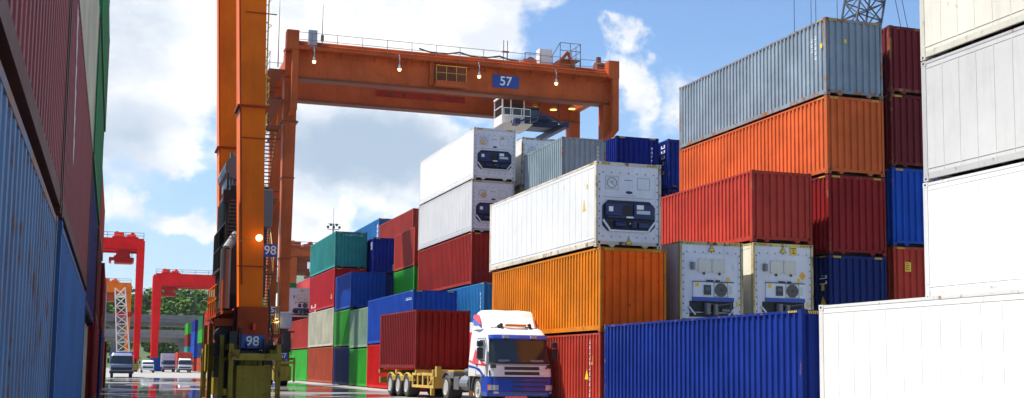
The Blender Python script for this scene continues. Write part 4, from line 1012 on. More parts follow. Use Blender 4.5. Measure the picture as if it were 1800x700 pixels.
# engine house between the legs
h = MB(); h.box(q-0.50, q+0.62, 1.7, 5.6, 3.35, 6.6); h.loft([[(q-0.50, 1.7, 3.35), (q+0.62, 1.7, 3.35), (q+0.62, 5.6, 3.35), (q-0.50, 5.6, 3.35)][::-1], [(q-0.6, 2.0, 2.75), (q+0.3, 2.0, 2.75), (q+0.3, 5.2, 2.75), (q-0.6, 5.2, 2.75)][::-1]])
ho = h.build('engine_house', housegrey, cr2, bevel=0.03)
h = MB()
for k in range(9):
    y = 1.7 + k*0.45; h.box(q-0.55, q-0.50, y+0.1, y+0.17, 3.5, 6.4)
for z in (4.4, 5.5): h.box(q-0.56, q-0.50, 1.7, 5.6, z, z+0.06)
for k in range(12): h.box(q-0.60, q-0.1, 1.66, 1.7, 4.9+k*0.11, 4.94+k*0.11)
h.build('louvre', plain('louvre_grey', (0.11, 0.12, 0.13), 0.5, 0.3), ho)
h = MB(); h.tube((q-0.3, 1.9, 7.15), (q-0.3, 4.6, 7.15), 0.36, 14); h.box(q-0.55, q+0.0, 2.2, 4.2, 6.6, 6.9); h.tube((q-0.45, 2.0, 6.6), (q-0.45, 2.0, 7.6), 0.07, 8); h.build('silencer', plain('silencer_grey', (0.17, 0.19, 0.21), 0.45, 0.3), ho, smooth=False)
h = MB(); h.box(q-0.64, q-0.50, 1.6, 5.8, 4.15, 4.22); h.build('catwalk', housegrey, ho)
railing([(q-0.62, 1.3, 4.22), (q-0.62, 5.4, 4.22)], step=0.55, h=1.2, r=0.025).build('handrail', plain('rail_black', (0.03, 0.03, 0.03)), ho)
h = MB(); h.tube((q-0.60, 1.5, 5.0), (q-0.60, 1.5, 6.9), 0.03, 6); h.box(q-0.72, q-0.5, 1.4, 1.55, 6.0, 6.4); h.build('flood_lamp', darkgap, ho)
h = MB(); h.tube((q-0.62, 0.95, 2.9), (q-0.62, 0.95, 4.6), 0.15, 12); h.tube((q-0.62, 0.95, 4.6), (q-0.3, 1.6, 5.1), 0.13, 12); h.build('exhaust_duct', plain('duct_grey', (0.20, 0.20, 0.20), 0.4, 0.4), cr2)
# cabinet, conduit and ladder on the road side of the leg
MB().box(q+0.34, q+0.66, 0.9, 1.4, 5.3, 6.4).build('electrical_cabinet', plain('cabinet_dark', (0.10, 0.12, 0.14)), cr2, bevel=0.02)
l = MB()
for x in (q+0.62, q+0.92): l.tube((x, 5.9, 2.4), (x, 5.9, 16.0), 0.025, 5)
for k in range(45): l.tube((q+0.62, 5.9, 2.6+k*0.3), (q+0.92, 5.9, 2.6+k*0.3), 0.016, 4)
for k in range(13):
    z = 4.5+k*0.9; l.path([(q+0.62, 5.9, z), (q+0.55, 5.5, z), (q+0.77, 5.25, z), (q+0.99, 5.5, z), (q+0.92, 5.9, z)], 0.014, 4)
l.build('ladder', railyel, cr2)
# platform round the sill, rods, hoses, drive motors
m = MB(); m.box(q-0.72, q-0.42, -0.2, 7.0, 2.72, 2.80); m.box(q-1.0, q+0.0, -0.6, -0.3, 2.35, 2.55)
for y in (0.4, 1.6, 2.8, 4.0): m.beam((q-0.7, y, 2.72), (q-0.42, y, 2.2), 0.07)
m.box(q+0.42, q+1.05, 1.2, 2.4, 2.1, 2.2); m.build('sill_platform', dark, cr2)
railing([(q-0.70, 0.8, 2.80), (q-0.70, 6.0, 2.80)], step=0.9, h=0.9).build('handrail', main, cr2)
railing([(q+0.45, 1.2, 2.2), (q+1.0, 1.2, 2.2), (q+1.0, 2.4, 2.2)], step=0.4, h=0.8, r=0.018).build('handrail', railyel, cr2)
m = MB(); m.tube((q-0.7, -0.4, 2.1), (q-0.7, 0.5, 2.1), 0.24, 12); m.box(q-0.95, q-0.45, -0.55, 0.2, 1.5, 1.9); m.tube((q-0.35, -1.1, 1.0), (q-0.35, -1.1, 2.3), 0.05, 6); m.tube((q+0.3, -1.2, 1.0), (q+0.3, -1.2, 2.0), 0.04, 6); m.box(q-0.62, q-0.42, -1.1, -0.6, 1.2, 2.2); m.box(q+0.36, q+0.6, -0.6, -0.2, 1.3, 2.0)
m.tube((q-0.3, -0.95, 1.62), (q+0.35, -0.95, 1.55), 0.11, 10)
m.build('drive_motor', darkgap, cr2)
m = MB()
for k in range(4):
    x = q-0.55+k*0.36; m = MB(); m.path([(x, -1.0, 1.95), (x+0.05, -1.25, 1.6), (x-0.05, -1.2, 1.35), (x+0.08, -1.15, 1.1)], 0.016, 5); m.build('hose', black, cr2)
m = MB(); m.path([(q+0.45, -0.3, 2.6), (q+0.62, -0.5, 2.2), (q+0.5, -0.5, 1.7)], 0.02, 5)
m.build('hose', black, cr2)
m = MB(); 
m = MB(); m.box(q-0.55, q-0.40, -1.7, 1.3, 1.55, 1.7); m.box(q+0.40, q+0.55, -1.7, 1.3, 1.55, 1.7); m.build('guard_rail', olive, cr2)

# --- distant cranes
gantry((4.1-23.5, 222, 0), 23.5, 6.5, 'red', 'distant red gantry crane on the left with a hoist hanging beside its leg', top=23.2, detail=False, lw=1.25, legd=1.2, trolley=0.885)
gantry((9.6, 300, 0), 23.5, 6.5, 'red', 'farther red gantry crane spanning the right block behind crane 98', top=22.9, gdepth=3.0, detail=False, lw=1.9, legd=1.4, trolley=0.13)
gantry((3.6-23.5, 330, 0), 23.5, 6.5, 'amber', 'farthest orange gantry crane beside the white lattice tower', top=22.3, gdepth=2.6, detail=False, lw=1.2, trolley=0.8)
gantry((24.6, 178, 0), 23.5, 6.5, 'brown', 'distant rust brown crane rising behind the distant reefer', top=18.4, detail=False, lw=1.1, trolley=0.06, gdepth=1.2)

def lattice(name, base, top, w0, w1, n, mat, label, cat, r=0.09):
    root = empty(name, base, 0, label, cat)
    b = Vector((0, 0, 0)); t = Vector(top)-Vector(base); d = t.normalized(); a = d.cross(Vector((0, 1, 0))).normalized(); c = a.cross(d).normalized()
    def P(k, s, u): f = k/n; w = (w0+(w1-w0)*f)/2; return t*f + a*s*w + c*u*w
    m = MB()
    for s, u in ((-1, -1), (1, -1), (1, 1), (-1, 1)): m.tube(P(0, s, u), P(n, s, u), r*1.4, 6)
    m.build('chord', mat, root)
    m = MB()
    cs = [(-1, -1), (1, -1), (1, 1), (-1, 1)]
    for k in range(n):
        for i in range(4):
            s, u = cs[i]; s2, u2 = cs[(i+1) % 4]
            m.tube(P(k, s, u), P(k, s2, u2), r*0.8, 5); m.tube(P(k, s, u), P(k+1, s2, u2), r*0.8, 5); m.tube(P(k, s2, u2), P(k+1, s, u), r*0.6, 5)
    m.build('bracing', mat, root)
    return root
lt = lattice('lattice_tower', (3.1, 322, 0), (1.3, 322, 20.5), 3.2, 2.4, 9, cabwhite, 'white lattice tower standing beside the farthest orange crane', 'tower', r=0.10)
m = MB(); m.box(-3.0, 1.5, -1, 1, 13.2, 14.4); m.build('platform', CR['red'][1], lt)
boomdark = plain('boom_dark', (0.06, 0.065, 0.085), 0.5)
bm_ = lattice('crane_boom', (47, 75, 4.0), (52.9, 75, 34), 1.9, 2.1, 22, boomdark, 'dark lattice crane boom rising behind the tall grey topped stack', 'crane boom', r=0.07)
m = MB()
for a, b in (((-2, 0, 26), (1.5, 0, 40)), ((2.5, 0, 20), (2.5, 0, 40)), ((9.5, 0, 16), (5.2, 0, 36)), ((10.1, 0, 16), (5.8, 0, 36)), ((-1.1, 0, 10), (-1.1, 0, 40)), ((0.3, 0, 10), (0.3, 0, 40)), ((0.7, 0, 10), (0.7, 0, 40))): 
    m.tube(a, b, 0.025, 5)
m.build('stay_rope', boomdark, bm_)
b_ = MB(); b_.box(-2.5, 3.5, -2, 2, -2.6, 0.2); b_.box(-4, 4.5, -3, 3, -4.0, -2.6); b_.build('crane_base', boomdark, bm_)
mast = empty('floodlight_mast', (34.2, 200, 0), 0, 'slender floodlight mast showing above the teal container', 'light mast')
MB().tube((0, 0, 0), (0, 0, 25), 0.35, 10, r2=0.15).build('pole', steel, mast)
m = MB()
m.tube((0, 0, 25), (0, 0, 27.5), 0.05, 5); m.box(-1.0, 1.0, -0.1, 0.1, 24.0, 24.12); m.box(-1.0, 1.0, -0.1, 0.1, 24.9, 25.0); m.build('lamp_ring', steel, mast)
for k in range(5): m = MB(); x = -0.95+k*0.48; m.box(x-0.17, x+0.17, -0.45, -0.1, 24.2+0.4*(k%2), 24.6+0.4*(k%2)); m.build('floodlight', darkgap, mast)
for x, y, h_, lb in ((44.5, 420, 33, 'left thin lighting pole before the wooded hill'), (50, 420, 34, 'right thin lighting pole before the wooded hill'), (38.2, 415, 31, 'thin pole nearest the red crane before the wooded hill')):
    e = empty('lighting_pole', (x-4, y, 0), 0, lb, 'pole', 'poles before the wooded hill'); MB().tube((0, 0, 0), (0, 0, h_*0.93), 0.16, 6).build('pole', steel, e); MB().box(-0.8, 0.8, -0.2, 0.2, h_*0.93, h_*0.93+0.3).build('lamp_head', steel, e)

for bx in ((q-0.92, q-0.8, 2.2, 2.32, 0.3, 2.5), (q-0.95, q-0.83, 4.0, 4.12, 0.3, 2.5), (q-0.85, q-0.74, -0.9, -0.78, 0.3, 2.1), (q-0.95, q-0.7, 2.8, 3.3, 1.1, 1.9)):
    MB().box(*bx).build('guard_post', olive, cr2)

for bx in ((q-0.5, q+0.45, 1.3, 2.4, 0.6, 1.8), (q-0.62, q-0.2, 4.0, 5.2, 0.9, 1.8)):
    MB().box(*bx).build('battery_housing', darkgap, cr2, bevel=0.03)
m = MB()
for k in range(7): m.tube((q-0.55+k*0.03, 0.7+k*0.7, 2.6), (q-0.62, 0.8+k*0.7, 1.5), 0.03, 6)
m.path([(q-0.46, -0.62, 2.9), (q-0.46, -0.62, 2.0), (q-0.2, -0.9, 1.7), (q+0.4, -0.9, 1.75), (q+0.5, -0.6, 2.5), (q+0.46, -0.5, 3.4)], 0.03, 6)
m.build('conduit', darkgap, cr2)
m = MB()
for k in range(5): m.box(q-0.43, q+0.43, -0.56, -0.545, 4.0+k*3.6, 4.03+k*3.6)
m.build('weld_seam', dark, cr2)

# ---------------------------------------------------------------- container truck (front at local y = 0, tail towards +y)
tw = plain('truck_white', (0.78, 0.79, 0.79), 0.25, coat=0.5)
tb = plain('truck_blue', (0.015, 0.06, 0.42), 0.25, coat=0.5)
tred = plain('truck_red', (0.62, 0.012, 0.02), 0.3, coat=0.4)
tgrey = plain('grille_dark', (0.03, 0.03, 0.035), 0.5)
chass = paint('chassis_grey', (0.13, 0.13, 0.13), rust=0.3)
tyel = paint('trailer_yellow', (0.58, 0.40, 0.10), rust=0.3, grime=0.5)
lens = plain('headlamp_lens', (0.55, 0.58, 0.6), 0.1, 0.3)
amber = plain('amber_lens', (0.8, 0.22, 0.01), 0.2)
mud = plain('dusty_tyre', (0.045, 0.042, 0.038), 0.8)
rimm = plain('wheel_rim', (0.55, 0.54, 0.50), 0.45, 0.3)

def wheel(parent, x, y, r, w, sg, front=True, rim=None):
    e = empty('wheel', (x, y, r)); e.parent = parent
    prof = [(0.58, 0.40), (0.60, 0.5), (0.88, 0.5), (0.97, 0.42), (1.0, 0.25), (1.0, -0.25), (0.97, -0.42), (0.88, -0.5), (0.6, -0.5), (0.58, -0.4)]
    n = 28
    m = MB(); m.loft([[(a*w, r*rr*math.cos(2*PI*k/n), r*rr*math.sin(2*PI*k/n)) for k in range(n)] for rr, a in prof], cap=True); m.build('tyre', mud, e, smooth=False)
    m = MB()
    ins = 0.30 if front else 0.02
    m.loft([[(sg*w*a, r*rr*math.cos(2*PI*k/n), r*rr*math.sin(2*PI*k/n)) for k in range(n)] for rr, a in ((0.60, 0.51), (0.55, 0.53), (0.50, 0.40), (0.30, ins+0.1), (0.18, ins+0.14), (0.17, ins+0.32), (0.04, ins+0.34))])
    m.build('rim', rim or rimm, e)
    m = MB()
    for k in range(10):
        a = 2*PI*k/10; c = Vector((sg*w*(ins+0.1), r*0.26*math.cos(a), r*0.26*math.sin(a))); m.tube(c, c+Vector((sg*0.04, 0, 0)), 0.018, 6)
    m.build('wheel_nuts', chass, e)
    return e

class Cab:
    """horizontal rounded sections stacked into a cab shell"""
    def __init__(s, hw, yb, prof, r=0.28, na=7): s.hw, s.yb, s.prof, s.r, s.na = hw, yb, prof, r, na
    def at(s, z):
        p = s.prof
        if z <= p[0][0]: return p[0][1:]
        for a, b in zip(p, p[1:]):
            if z <= b[0]:
                t = (z-a[0])/(b[0]-a[0]); return tuple(a[i]+(b[i]-a[i])*t for i in (1, 2))
        return p[-1][1:]
    def ring(s, z, off=0.0, yb=None):
        f, inset = s.at(z); hw = s.hw - inset + off; f = f - off; r = s.r; yb = s.yb if yb is None else yb
        pts = [(-hw, yb, z), (-hw, (yb+f+r)/2, z)]
        for k in range(s.na+1):
            a = PI/2*k/s.na; pts.append((-hw+r-r*math.cos(a), f+r-r*math.sin(a), z))
        for k in range(1, 4): pts.append((-hw+r+(2*hw-2*r)*k/4, f-0.03*math.sin(PI*k/4), z))
        for k in range(s.na+1):
            a = PI/2*k/s.na; pts.append((hw-r+r*math.sin(a), f+r-r*math.cos(a), z))
        pts += [(hw, (yb+f+r)/2, z), (hw, yb, z)]
        return pts
    def shell(s, z0, z1, n=8, off=0.0, yb=None, m=None):
        m = m or MB(); zs = sorted(set([z0+(z1-z0)*k/n for k in range(n+1)] + [q[0] for q in s.prof if z0 < q[0] < z1]))
        m.loft([s.ring(z, off, yb) for z in zs]); return m
    def patch(s, z0, z1, i0, i1, n=4, off=0.006, thick=0.02, m=None):
        """part of the skin between ring indices i0..i1 (floats), with thickness"""
        m = m or MB()
        def pick(rg, i): k = min(int(i), len(rg)-2); t = i-k; return Vector(rg[k]).lerp(Vector(rg[k+1]), t)
        idx = [i0] + [k for k in range(math.ceil(i0+1e-6), math.floor(i1-1e-6)+1)] + [i1]
        rings = []
        zs = [z0+(z1-z0)*k/n for k in range(n+1)]
        outer = [[pick(s.ring(z, off), i) for i in idx] for z in zs]; inner = [[pick(s.ring(z, off-thick), i) for i in idx] for z in zs]
        for a in range(n): m.loft([outer[a]+inner[a][::-1], outer[a+1]+inner[a+1][::-1]], cap=(True))
        return m

def hero_truck():
    root = empty('container_truck', (13.95, 41.2, 0), R(2.6), 'white truck with blue bumper and red side stripes hauling a short dark red container', 'truck')
    HW = 1.23
    prof = [(0.28, 0.05, 0.02), (0.45, 0.0, 0.0), (0.95, 0.0, 0.0), (1.40, 0.06, 0.01), (1.46, 0.08, 0.01), (2.38, 0.34, 0.09), (2.52, 0.42, 0.11), (2.66, 0.58, 0.15), (2.76, 0.86, 0.20), (2.82, 1.25, 0.26)]
    cab = Cab(HW, 2.35, prof)
    N = len(cab.ring(1)) - 1
    body = cab.shell(1.0, 2.82, 14).build('cab_body', tw, root)
    for p in body.data.polygons: p.use_smooth = False
    # lower front: bumper with air dam
    b = cab.shell(0.30, 0.98, 6, 0.012, yb=0.85).build('bumper', tb, root)
    m = MB()
    for z in (0.44, 0.62, 0.78): cab.patch(z, z+0.055, 10.2, 13.2, 1, 0.022, 0.02, m)
    m.build('air_intake', tgrey, b)
    cab.patch(0.925, 0.965, 8.5, N-8.5, 1, 0.018, 0.02).build('bumper_trim', tgrey, b)
    m = MB(); cab.patch(0.34, 0.40, 9.5, N-9.5, 1, 0.03, 0.03, m); m.build('bumper_lip', tb, b)
    for i0, i1, a0, a1 in ((5.0, 9.15, 3.5, 5.0), (N-9.15, N-5.0, N-5.0, N-3.5)):
        h = cab.patch(0.52, 0.70, i0, i1, 2, 0.028, 0.02).build('headlight', lens, b)
        cab.patch(0.52, 0.70, a0, a1, 2, 0.026, 0.02).build('indicator', amber, h)
        cab.patch(0.40, 0.47, i0+2.3, i1, 1, 0.024, 0.02).build('fog_lamp', lens, b)
    # grille
    g = MB()
    for z in (1.06, 1.24): cab.patch(z, z+0.11, 9.6, N-9.6, 1, 0.012, 0.01, g)
    g.build('grille', tgrey, root)
    g = MB(); cab.patch(1.03, 1.045, 8.6, N-8.6, 1, 0.02, 0.02, g); cab.patch(1.195, 1.215, 9.0, N-9.0, 1, 0.035, 0.03, g); g.build('grille_bar', tw, root)
    g = MB(); cab.patch(1.395, 1.44, 9.0, N-9.0, 1, 0.02, 0.02, g); g.build('nose_panel_edge', plain('seam_grey', (0.3, 0.3, 0.31)), root)
    em = MB(); ngon(em, (1.25-0.35, 1.31), 0.045, -0.06); em.build('round_badge', chass, root)
    for i0, i1 in ((5.2, 8.6), (N-8.6, N-5.2)):
        m = MB(); cab.patch(1.30, 1.43, i0, i1, 2, 0.016, 0.02, m); m.build('corner_vent', tgrey, root)
    for i0, i1 in ((4.2, 5.0), (N-5.0, N-4.2)):
        cab.patch(1.02, 1.22, i0, i1, 2, 0.02, 0.02).build('air_deflector', tgrey, root)
    # glass
    ws = cab.patch(1.50, 2.34, 4.6, N-4.6, 6, 0.010, 0.02).build('windshield', glass, root)
    seal = MB(); cab.patch(1.455, 1.515, 4.2, N-4.2, 1, 0.016, 0.02, seal); cab.patch(1.5, 2.34, 4.3, 4.65, 3, 0.014, 0.02, seal); cab.patch(1.5, 2.34, N-4.65, N-4.3, 3, 0.014, 0.02, seal); seal.build('windshield_seal', black, root)
    # wipers and dashboard clutter
    w = MB()
    for x0, x1 in ((-0.75, -0.1), (0.1, 0.75)): w.tube((x0, 0.05, 1.49), (x1, 0.11, 1.60), 0.014, 5)
    w.build('wiper', black, root)
    d = MB(); d.box(-1.0, 1.0, 0.0, 0.05, 0, 0.0001)
    vs_ = cab.patch(2.33, 2.49, 4.4, N-4.4, 3, 0.055, 0.06).build('sun_visor', tb, root)
    for x in (-0.55, 0.52):
        MB().cbox((x, 0.24, 2.42), (0.22, 0.08, 0.10)).build('marker_lamp', lens, vs_)
    # things visible behind the glass: pale papers and an orange vest would sit on the dash
    for x, wd, mt in ((-0.62, 0.45, plain('paper_blue', (0.12, 0.25, 0.35))), (0.55, 0.55, plain('dash_tan', (0.30, 0.24, 0.20)))):
        cab.patch(1.53, 1.60, 10.5+x*2.2, 10.5+x*2.2+wd*2.0, 1, 0.013, 0.01).build('dash_item', mt, ws)
    # side windows and doors
    for sx in (-1, 1):
        def side(ys, zs_, off, name, mat, par, th=0.012):
            m = MB()
            pts = []
            for (y, z) in zip(ys, zs_):
                ins = cab.at(z)[1]; pts.append(Vector((sx*(HW-ins+off), y, z)))
            back = [p - Vector((sx*th, 0, 0)) for p in pts]
            m.loft([back, pts]); return m.build(name, mat, par)
        side([0.62, 1.42, 1.42, 0.78, 0.62], [1.52, 1.62, 2.28, 2.28, 2.1], 0.012, 'side_window', glass, root)
        dm = MB()
        def strip(p0, p1):
            a = [Vector((sx*(HW-cab.at(z)[1]+0.006), y, z)) for y, z in (p0, p1)]; dm.beam(a[0], a[1], 0.014, 0.014)
        for a, b_ in (((0.50, 1.05), (0.50, 2.0)), ((0.50, 2.0), (0.72, 2.38)), ((0.72, 2.38), (1.55, 2.38)), ((1.55, 2.38), (1.55, 1.05)), ((1.55, 1.05), (0.50, 1.05))): strip(a, b_)
        dd = dm.build('door_seam', plain('seam_dark', (0.12, 0.12, 0.12)), root)
        MB().cbox((sx*(HW+0.01), 1.42, 1.42), (0.04, 0.16, 0.035)).build('door_handle', tgrey, root)
        # livery: red sweep over a blue sweep running up to the rear
        side([0.30, 0.8, 1.3, 1.7, 2.0, 2.33, 2.33, 1.95, 1.5, 0.9], [1.36, 1.52, 1.69, 1.97, 2.34, 2.72, 1.52, 1.46, 1.41, 1.38], 0.004, 'red_stripe', tred, root)
        side([0.55, 1.1, 1.75, 2.33, 2.33, 1.6, 1.12, 0.85, 0.55], [1.02, 1.27, 1.36, 1.40, 1.32, 1.27, 1.16, 1.02, 0.99], 0.005, 'blue_stripe', tb, root)
        # mirrors
        m = MB(); x = sx*(HW+0.20)
        m.box(*sorted((x-0.1*sx, x+0.12*sx)), 0.42, 0.56, 1.62, 2.02); m.box(*sorted((x-0.1*sx, x+0.12*sx)), 0.42, 0.56, 2.06, 2.26)
        m.build('wing_mirror', tgrey, root, bevel=0.03)
        m = MB(); m.path([(sx*(HW-0.06), 0.6, 2.3), (x, 0.5, 2.28), (x, 0.5, 1.58), (sx*(HW-0.02), 0.6, 1.55)], 0.018); m.build('mirror_arm', tgrey, root)
        m = MB(); m.box(*sorted((sx*0.98, sx*1.22)), 0.86, 1.95, 1.02, 1.08)
        m.build('door_sill', tgrey, root)
        # front mudguard
        m = MB(); arc = []
        for k in range(11):
            a = PI*(k/10); arc.append((1.38-0.62*math.cos(a), 0.52+0.60*math.sin(a)))
        m.loft([[(sx*0.80, y, z), (sx*1.225, y, z), (sx*1.225, 1.38+(y-1.38)*0.92, 0.52+(z-0.52)*0.92), (sx*0.80, 1.38+(y-1.38)*0.92, 0.52+(z-0.52)*0.92)] for y, z in arc]); m.build('mudguard', chass, root)
        s = MB(); s.box(*sorted((sx*0.95, sx*1.2)), 0.80, 0.86, 0.35, 1.0); s.build('entry_step', tgrey, root)
        wheel(root, sx*1.03, 1.38, 0.51, 0.30, sx)
        wheel(root, sx*0.92, 5.15, 0.51, 0.56, sx, front=False)
    # roof: wipers-like rack, beacon bar, lamps and deflector
    m = MB(); m.box(-0.40, 0.42, 0.70, 0.84, 2.80, 2.90); m.build('beacon_bar', plain('amber_bar', (0.75, 0.25, 0.03), 0.3), root, bevel=0.02)
    m = MB()
    for sx in (-1, 1): m.tube((sx*0.55, 0.72, 2.86), (sx*0.55, 0.95, 2.88), 0.07, 10, r2=0.03); m.tube((sx*0.42, 0.8, 2.8), (sx*0.75, 1.0, 2.78), 0.02, 6); m.box(sx*0.62-0.04, sx*0.62+0.04, 0.8, 0.9, 2.72, 2.86)
    m.tube((-0.9, 0.86, 2.76), (0.9, 0.86, 2.76), 0.02, 6)
    m.build('air_horn', tgrey, root)
    df = MB(); rings = []
    for t, (y, z, wd) in enumerate(((0.98, 2.80, 0.95), (1.22, 2.98, 1.0), (1.42, 3.20, 1.04), (1.55, 3.36, 1.06), (1.66, 3.43, 1.05), (1.85, 3.45, 1.02), (2.33, 3.40, 0.98))):
        yb2 = 2.34
        zb_ = cab.prof[-1][0]-0.12
        rings.append([(-wd-0.10, y, zb_), (-wd, y, z-0.16), (-wd+0.10, y-0.02, z-0.03), (-wd*0.5, y-0.03, z-0.0), (0, y-0.03, z-0.02), (wd*0.5, y-0.03, z), (wd-0.10, y-0.02, z-0.03), (wd, y, z-0.16), (wd+0.10, y, zb_)])
    df.loft(rings); d_ = df.build('roof_deflector', tw, root)
    for sx in (-1, 1):
        for (ys, zs_, mt) in (([1.30, 1.6, 2.0, 2.33, 2.33, 1.9], [2.86, 3.2, 3.28, 3.25, 3.14, 3.02], tred), ([1.22, 1.8, 2.33, 2.33, 1.7], [2.80, 3.0, 3.10, 2.98, 2.86], tb)):
            m = MB(); pts = [Vector((sx*(1.055+ (3.28-z)*0.19), y, z)) for y, z in zip(ys, zs_)]; back = [p-Vector((sx*0.02, 0, 0)) for p in pts]; m.loft([back, pts]); m.build('deflector_stripe', mt, d_)
        m = MB(); m.box(*sorted((sx*1.02, sx*1.06)), 2.3, 2.75, 1.3, 3.0); fa = m.build('side_fairing', tw, root); MB().box(*sorted((sx*1.055, sx*1.064)), 2.31, 2.74, 1.62, 2.62).build('red_stripe', tred, fa); MB().box(*sorted((sx*1.055, sx*1.064)), 2.31, 2.74, 1.36, 1.46).build('blue_stripe', tb, fa)
    # tractor chassis, tank, fifth wheel
    c = MB()
    for sx in (-1, 1): c.box(*sorted((sx*0.38, sx*0.46)), 0.5, 6.1, 0.72, 0.98)
    c.box(-0.9, 0.9, 4.95, 5.25, 0.42, 0.62); c.box(-0.46, 0.46, 5.9, 6.1, 0.65, 0.98); c.box(-0.5, 0.5, 4.6, 5.6, 0.98, 1.16)
    c.box(-1.0, 1.0, 1.3, 1.46, 0.42, 0.6); c.box(-0.9, 0.9, 0.5, 1.8, 0.5, 1.0)
    c.build('chassis', chass, root)
    t = MB(); t.tube((-0.92, 2.55, 0.72), (-0.92, 3.5, 0.72), 0.29, 14); t.build('fuel_tank', steel, root)
    t = MB(); t.box(-1.2, -0.75, 3.55, 4.2, 0.45, 0.95); t.tube((-0.98, 2.5, 1.15), (-0.98, 3.3, 1.15), 0.12, 10); t.box(-1.15, -0.6, 2.4, 2.6, 0.5, 1.2); t.build('battery_box', chass, root, bevel=0.02)
    t = MB(); t.tube((0.92, 2.55, 0.72), (0.92, 3.8, 0.72), 0.3, 14); t.build('fuel_tank', steel, root)
    for sx in (-1, 1):
        m = MB(); arc = [(5.15-0.66*math.cos(PI*k/10), 0.52+0.62*math.sin(PI*k/10)) for k in range(11)]
        m.loft([[(sx*0.62, y, z), (sx*1.22, y, z), (sx*1.22, 5.15+(y-5.15)*0.94, 0.52+(z-0.52)*0.94), (sx*0.62, 5.15+(y-5.15)*0.94, 0.52+(z-0.52)*0.94)] for y, z in arc[2:9]]); m.build('mudguard', chass, root)
        m = MB(); m.box(*sorted((sx*0.6, sx*1.22)), 4.15, 4.45, 0.9, 1.12); m.build('mudguard', chass, root)
    # yellow skeletal trailer
    tr = MB()
    for sx in (-1, 1):
        tr.box(*sorted((sx*0.42, sx*0.56)), 4.2, 9.3, 1.05, 1.2); tr.box(*sorted((sx*0.42, sx*0.56)), 6.9, 15.6, 0.82, 1.12)
    for y in (4.2, 6.9, 9.35, 12.5, 15.45): tr.box(-1.2, 1.2, y, y+0.16, 1.02, 1.19)
    tr.box(-1.15, 1.15, 15.5, 15.62, 0.55, 0.85)
    for sx in (-1, 1): tr.box(*sorted((sx*1.0, sx*1.2)), 6.4, 6.62, 0.92, 1.34)
    tr.beam((-0.5, 7.8, 1.0), (-1.2, 8.7, 1.05), 0.08); tr.beam((-1.15, 6.6, 1.1), (-0.5, 8.2, 1.05), 0.10)
    trl = tr.build('trailer_frame', tyel, root)
    for sx in (-1, 1):      # side guard frame with window openings
        g = MB(); x = sx*1.17
        y0, y1 = 6.95, 10.05
        g.box(*sorted((x, x-sx*0.06)), y0, y1, 0.45, 0.56); g.box(*sorted((x, x-sx*0.06)), y0, y1, 0.96, 1.06)
        for k in range(5): y = y0 + (y1-y0-0.1)*k/4; g.box(*sorted((x-0.004*sx, x-sx*0.055)), y, y+0.10, 0.56, 0.96)
        g.beam((x-sx*0.03, y0+0.1, 0.9), (x-sx*0.03, y0+0.75, 0.56), 0.05)
        g.box(*sorted((x, x-sx*0.5)), y0-0.03, y0, 0.45, 1.06)
        g.build('side_guard', tyel, trl)
        for y in (10.85, 12.2, 13.55):
            wheel(trl, sx*0.93, y, 0.49, 0.52, sx, front=False)
            m = MB(); arc = [(y-0.60*math.cos(PI*k/8), 0.49+0.58*math.sin(PI*k/8)) for k in range(9)]
            m.loft([[(sx*0.66, yy, z), (sx*1.20, yy, z), (sx*1.20, y+(yy-y)*0.93, 0.49+(z-0.49)*0.93), (sx*0.66, y+(yy-y)*0.93, 0.49+(z-0.49)*0.93)] for yy, z in arc[1:8]]); m.build('mudguard', tyel, trl)
        MB().box(*sorted((sx*0.78, sx*0.92)), 8.0, 8.16, 0.12, 0.95).build('landing_leg', tyel, trl)
    m = MB(); m.box(-0.9, 0.9, 10.8, 10.9, 0.44, 0.54); m.box(-0.9, 0.9, 12.15, 12.25, 0.44, 0.54); m.box(-0.9, 0.9, 13.5, 13.6, 0.44, 0.54); m.box(-0.7, 0.7, 10.3, 14.1, 0.6, 0.8); m.build('axle', chass, trl)
    m = MB(); m.box(-1.1, -0.9, 15.6, 15.64, 0.62, 0.78); m.box(0.9, 1.1, 15.6, 15.64, 0.62, 0.78); m.build('tail_lamp', wine_red, trl)
    # short dark red container carried on the trailer
    a = R(2.6); ox, oy = 13.95, 41.2; cy = 9.45+3.03; cx = 0.0
    wx = ox + cx*math.cos(a) - cy*math.sin(a); wy = oy + cx*math.sin(a) + cy*math.cos(a)
    c = container(wx-W/2, wy-G20/2, 1.20, 3.80, G20, 'maroon', 'dry', 'short dark red container riding on the yellow trailer', True, 'wall', rz=a)
hero_truck()

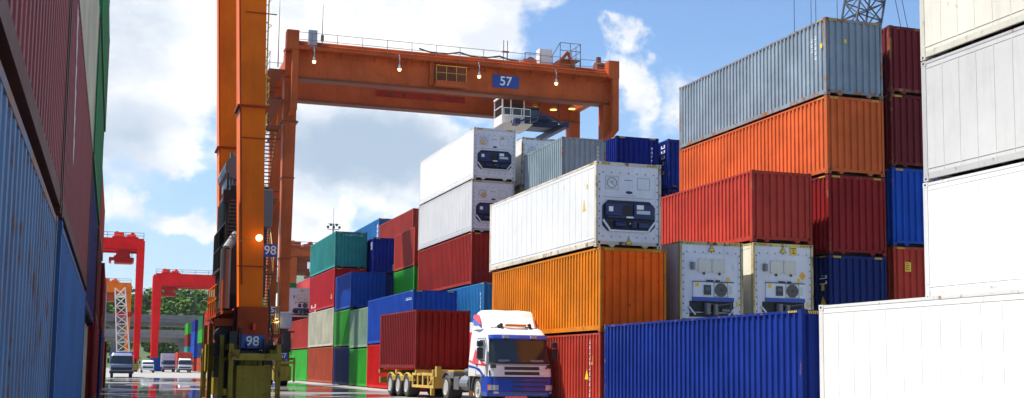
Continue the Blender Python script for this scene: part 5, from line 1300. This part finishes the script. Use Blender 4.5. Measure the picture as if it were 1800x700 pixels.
# ---------------------------------------------------------------- distant vehicles
def small_truck(loc, label, body, cabc, blen, bh, group='vehicles at the far end of the street', box=True, bw=1.2):
    root = empty('truck' if box else 'van', loc, 0, label, 'truck' if box else 'van', group)
    ch = 2.35 if box else 1.95
    cab = Cab(1.1 if box else 0.9, 1.7, [(0.35, 0.02, 0.0), (0.9, 0.0, 0), (1.25, 0.06, 0.0), (1.3, 0.15, 0.02), (ch-0.25, 0.55 if not box else 0.32, 0.10), (ch, 0.85 if not box else 0.55, 0.2)], r=0.2, na=4)
    N = len(cab.ring(1))-1
    cab.shell(0.4, ch, 8).build('cab', cabc, root)
    cab.patch(1.32, ch-0.28, 3.0, N-3.0, 3, 0.012, 0.02).build('windshield', glass, root)
    cab.patch(0.72, 0.98, 5, N-5, 1, 0.012, 0.02).build('grille', tgrey, root)
    cab.patch(0.42, 0.62, 3, N-3, 1, 0.03, 0.04).build('bumper', tgrey if box else cabc, root)
    for i0, i1 in ((3.0, 5.6), (N-5.6, N-3.0)): cab.patch(0.66, 0.84, i0, i1, 1, 0.02, 0.02).build('headlight', lens, root)
    for sx in (-1, 1):
        MB().box(*sorted((sx*1.14, sx*1.34)), 0.3, 0.42, 1.35, 1.85).build('wing_mirror', tgrey, root)
        for y in (0.95, 1.7+blen*0.72): wheel(root, sx*0.88, y, 0.42, 0.26, sx)
    b = MB()
    if box: b.box(-bw, bw, 1.8, 1.8+blen, 0.9, bh)
    else: b.box(-0.88, 0.88, 1.69, 1.7+blen, 0.45, bh)
    b.build('cargo_box' if box else 'rear_body', body, root, bevel=0.04)
    MB().box(-0.45, 0.45, 0.6, 1.8+blen-0.2, 0.5, 0.8).build('chassis', chass, root)
small_truck((0.96, 122.3, 0), 'truck with pale cab and dark blue load driving along the left wall', tb, plain('cab_pale', (0.24, 0.29, 0.38), 0.35), 6, 2.45, bw=1.05)
small_truck((5.4, 196, 0), 'small white van parked by the feet of the distant red crane', tw, tw, 3.0, 1.95, box=False)
small_truck((9.7, 222, 0), 'left one of two white trucks in the far lane', tw, tw, 7, 3.3)
small_truck((11.6, 208, 0), 'right one of two white trucks in the far lane, with reddish load', PAINT['brick'], tw, 7, 3.4)
container(7.2, 243, 0, 2.6, G20, 'blue', 'dry', 'blue container standing on the road near the distant red crane', False, name='shipping_container')
container(0.5, 262, 0, 2.6, 12.192, 'dark_green', 'dry', 'dark green container on the ground beneath the viaduct left of the red crane', False)

# ---------------------------------------------------------------- air
hz = bpy.data.materials.new('haze'); hz.use_nodes = True; nt = NT(hz.node_tree); nt.n.clear()
out = nt.node('ShaderNodeOutputMaterial'); v = nt.node('ShaderNodeVolumePrincipled')
v.inputs['Color'].default_value = (0.86, 0.92, 1.0, 1); v.inputs['Density'].default_value = HAZE_D; v.inputs['Anisotropy'].default_value = 0.2
nt.l.new(v.outputs[0], out.inputs['Volume'])
h = MB().box(-9500, 9500, -400, 12500, -3, 460).build('haze', hz); tag(h, kind='stuff', label='thin bluish haze over the whole yard and the hills', cat='haze')
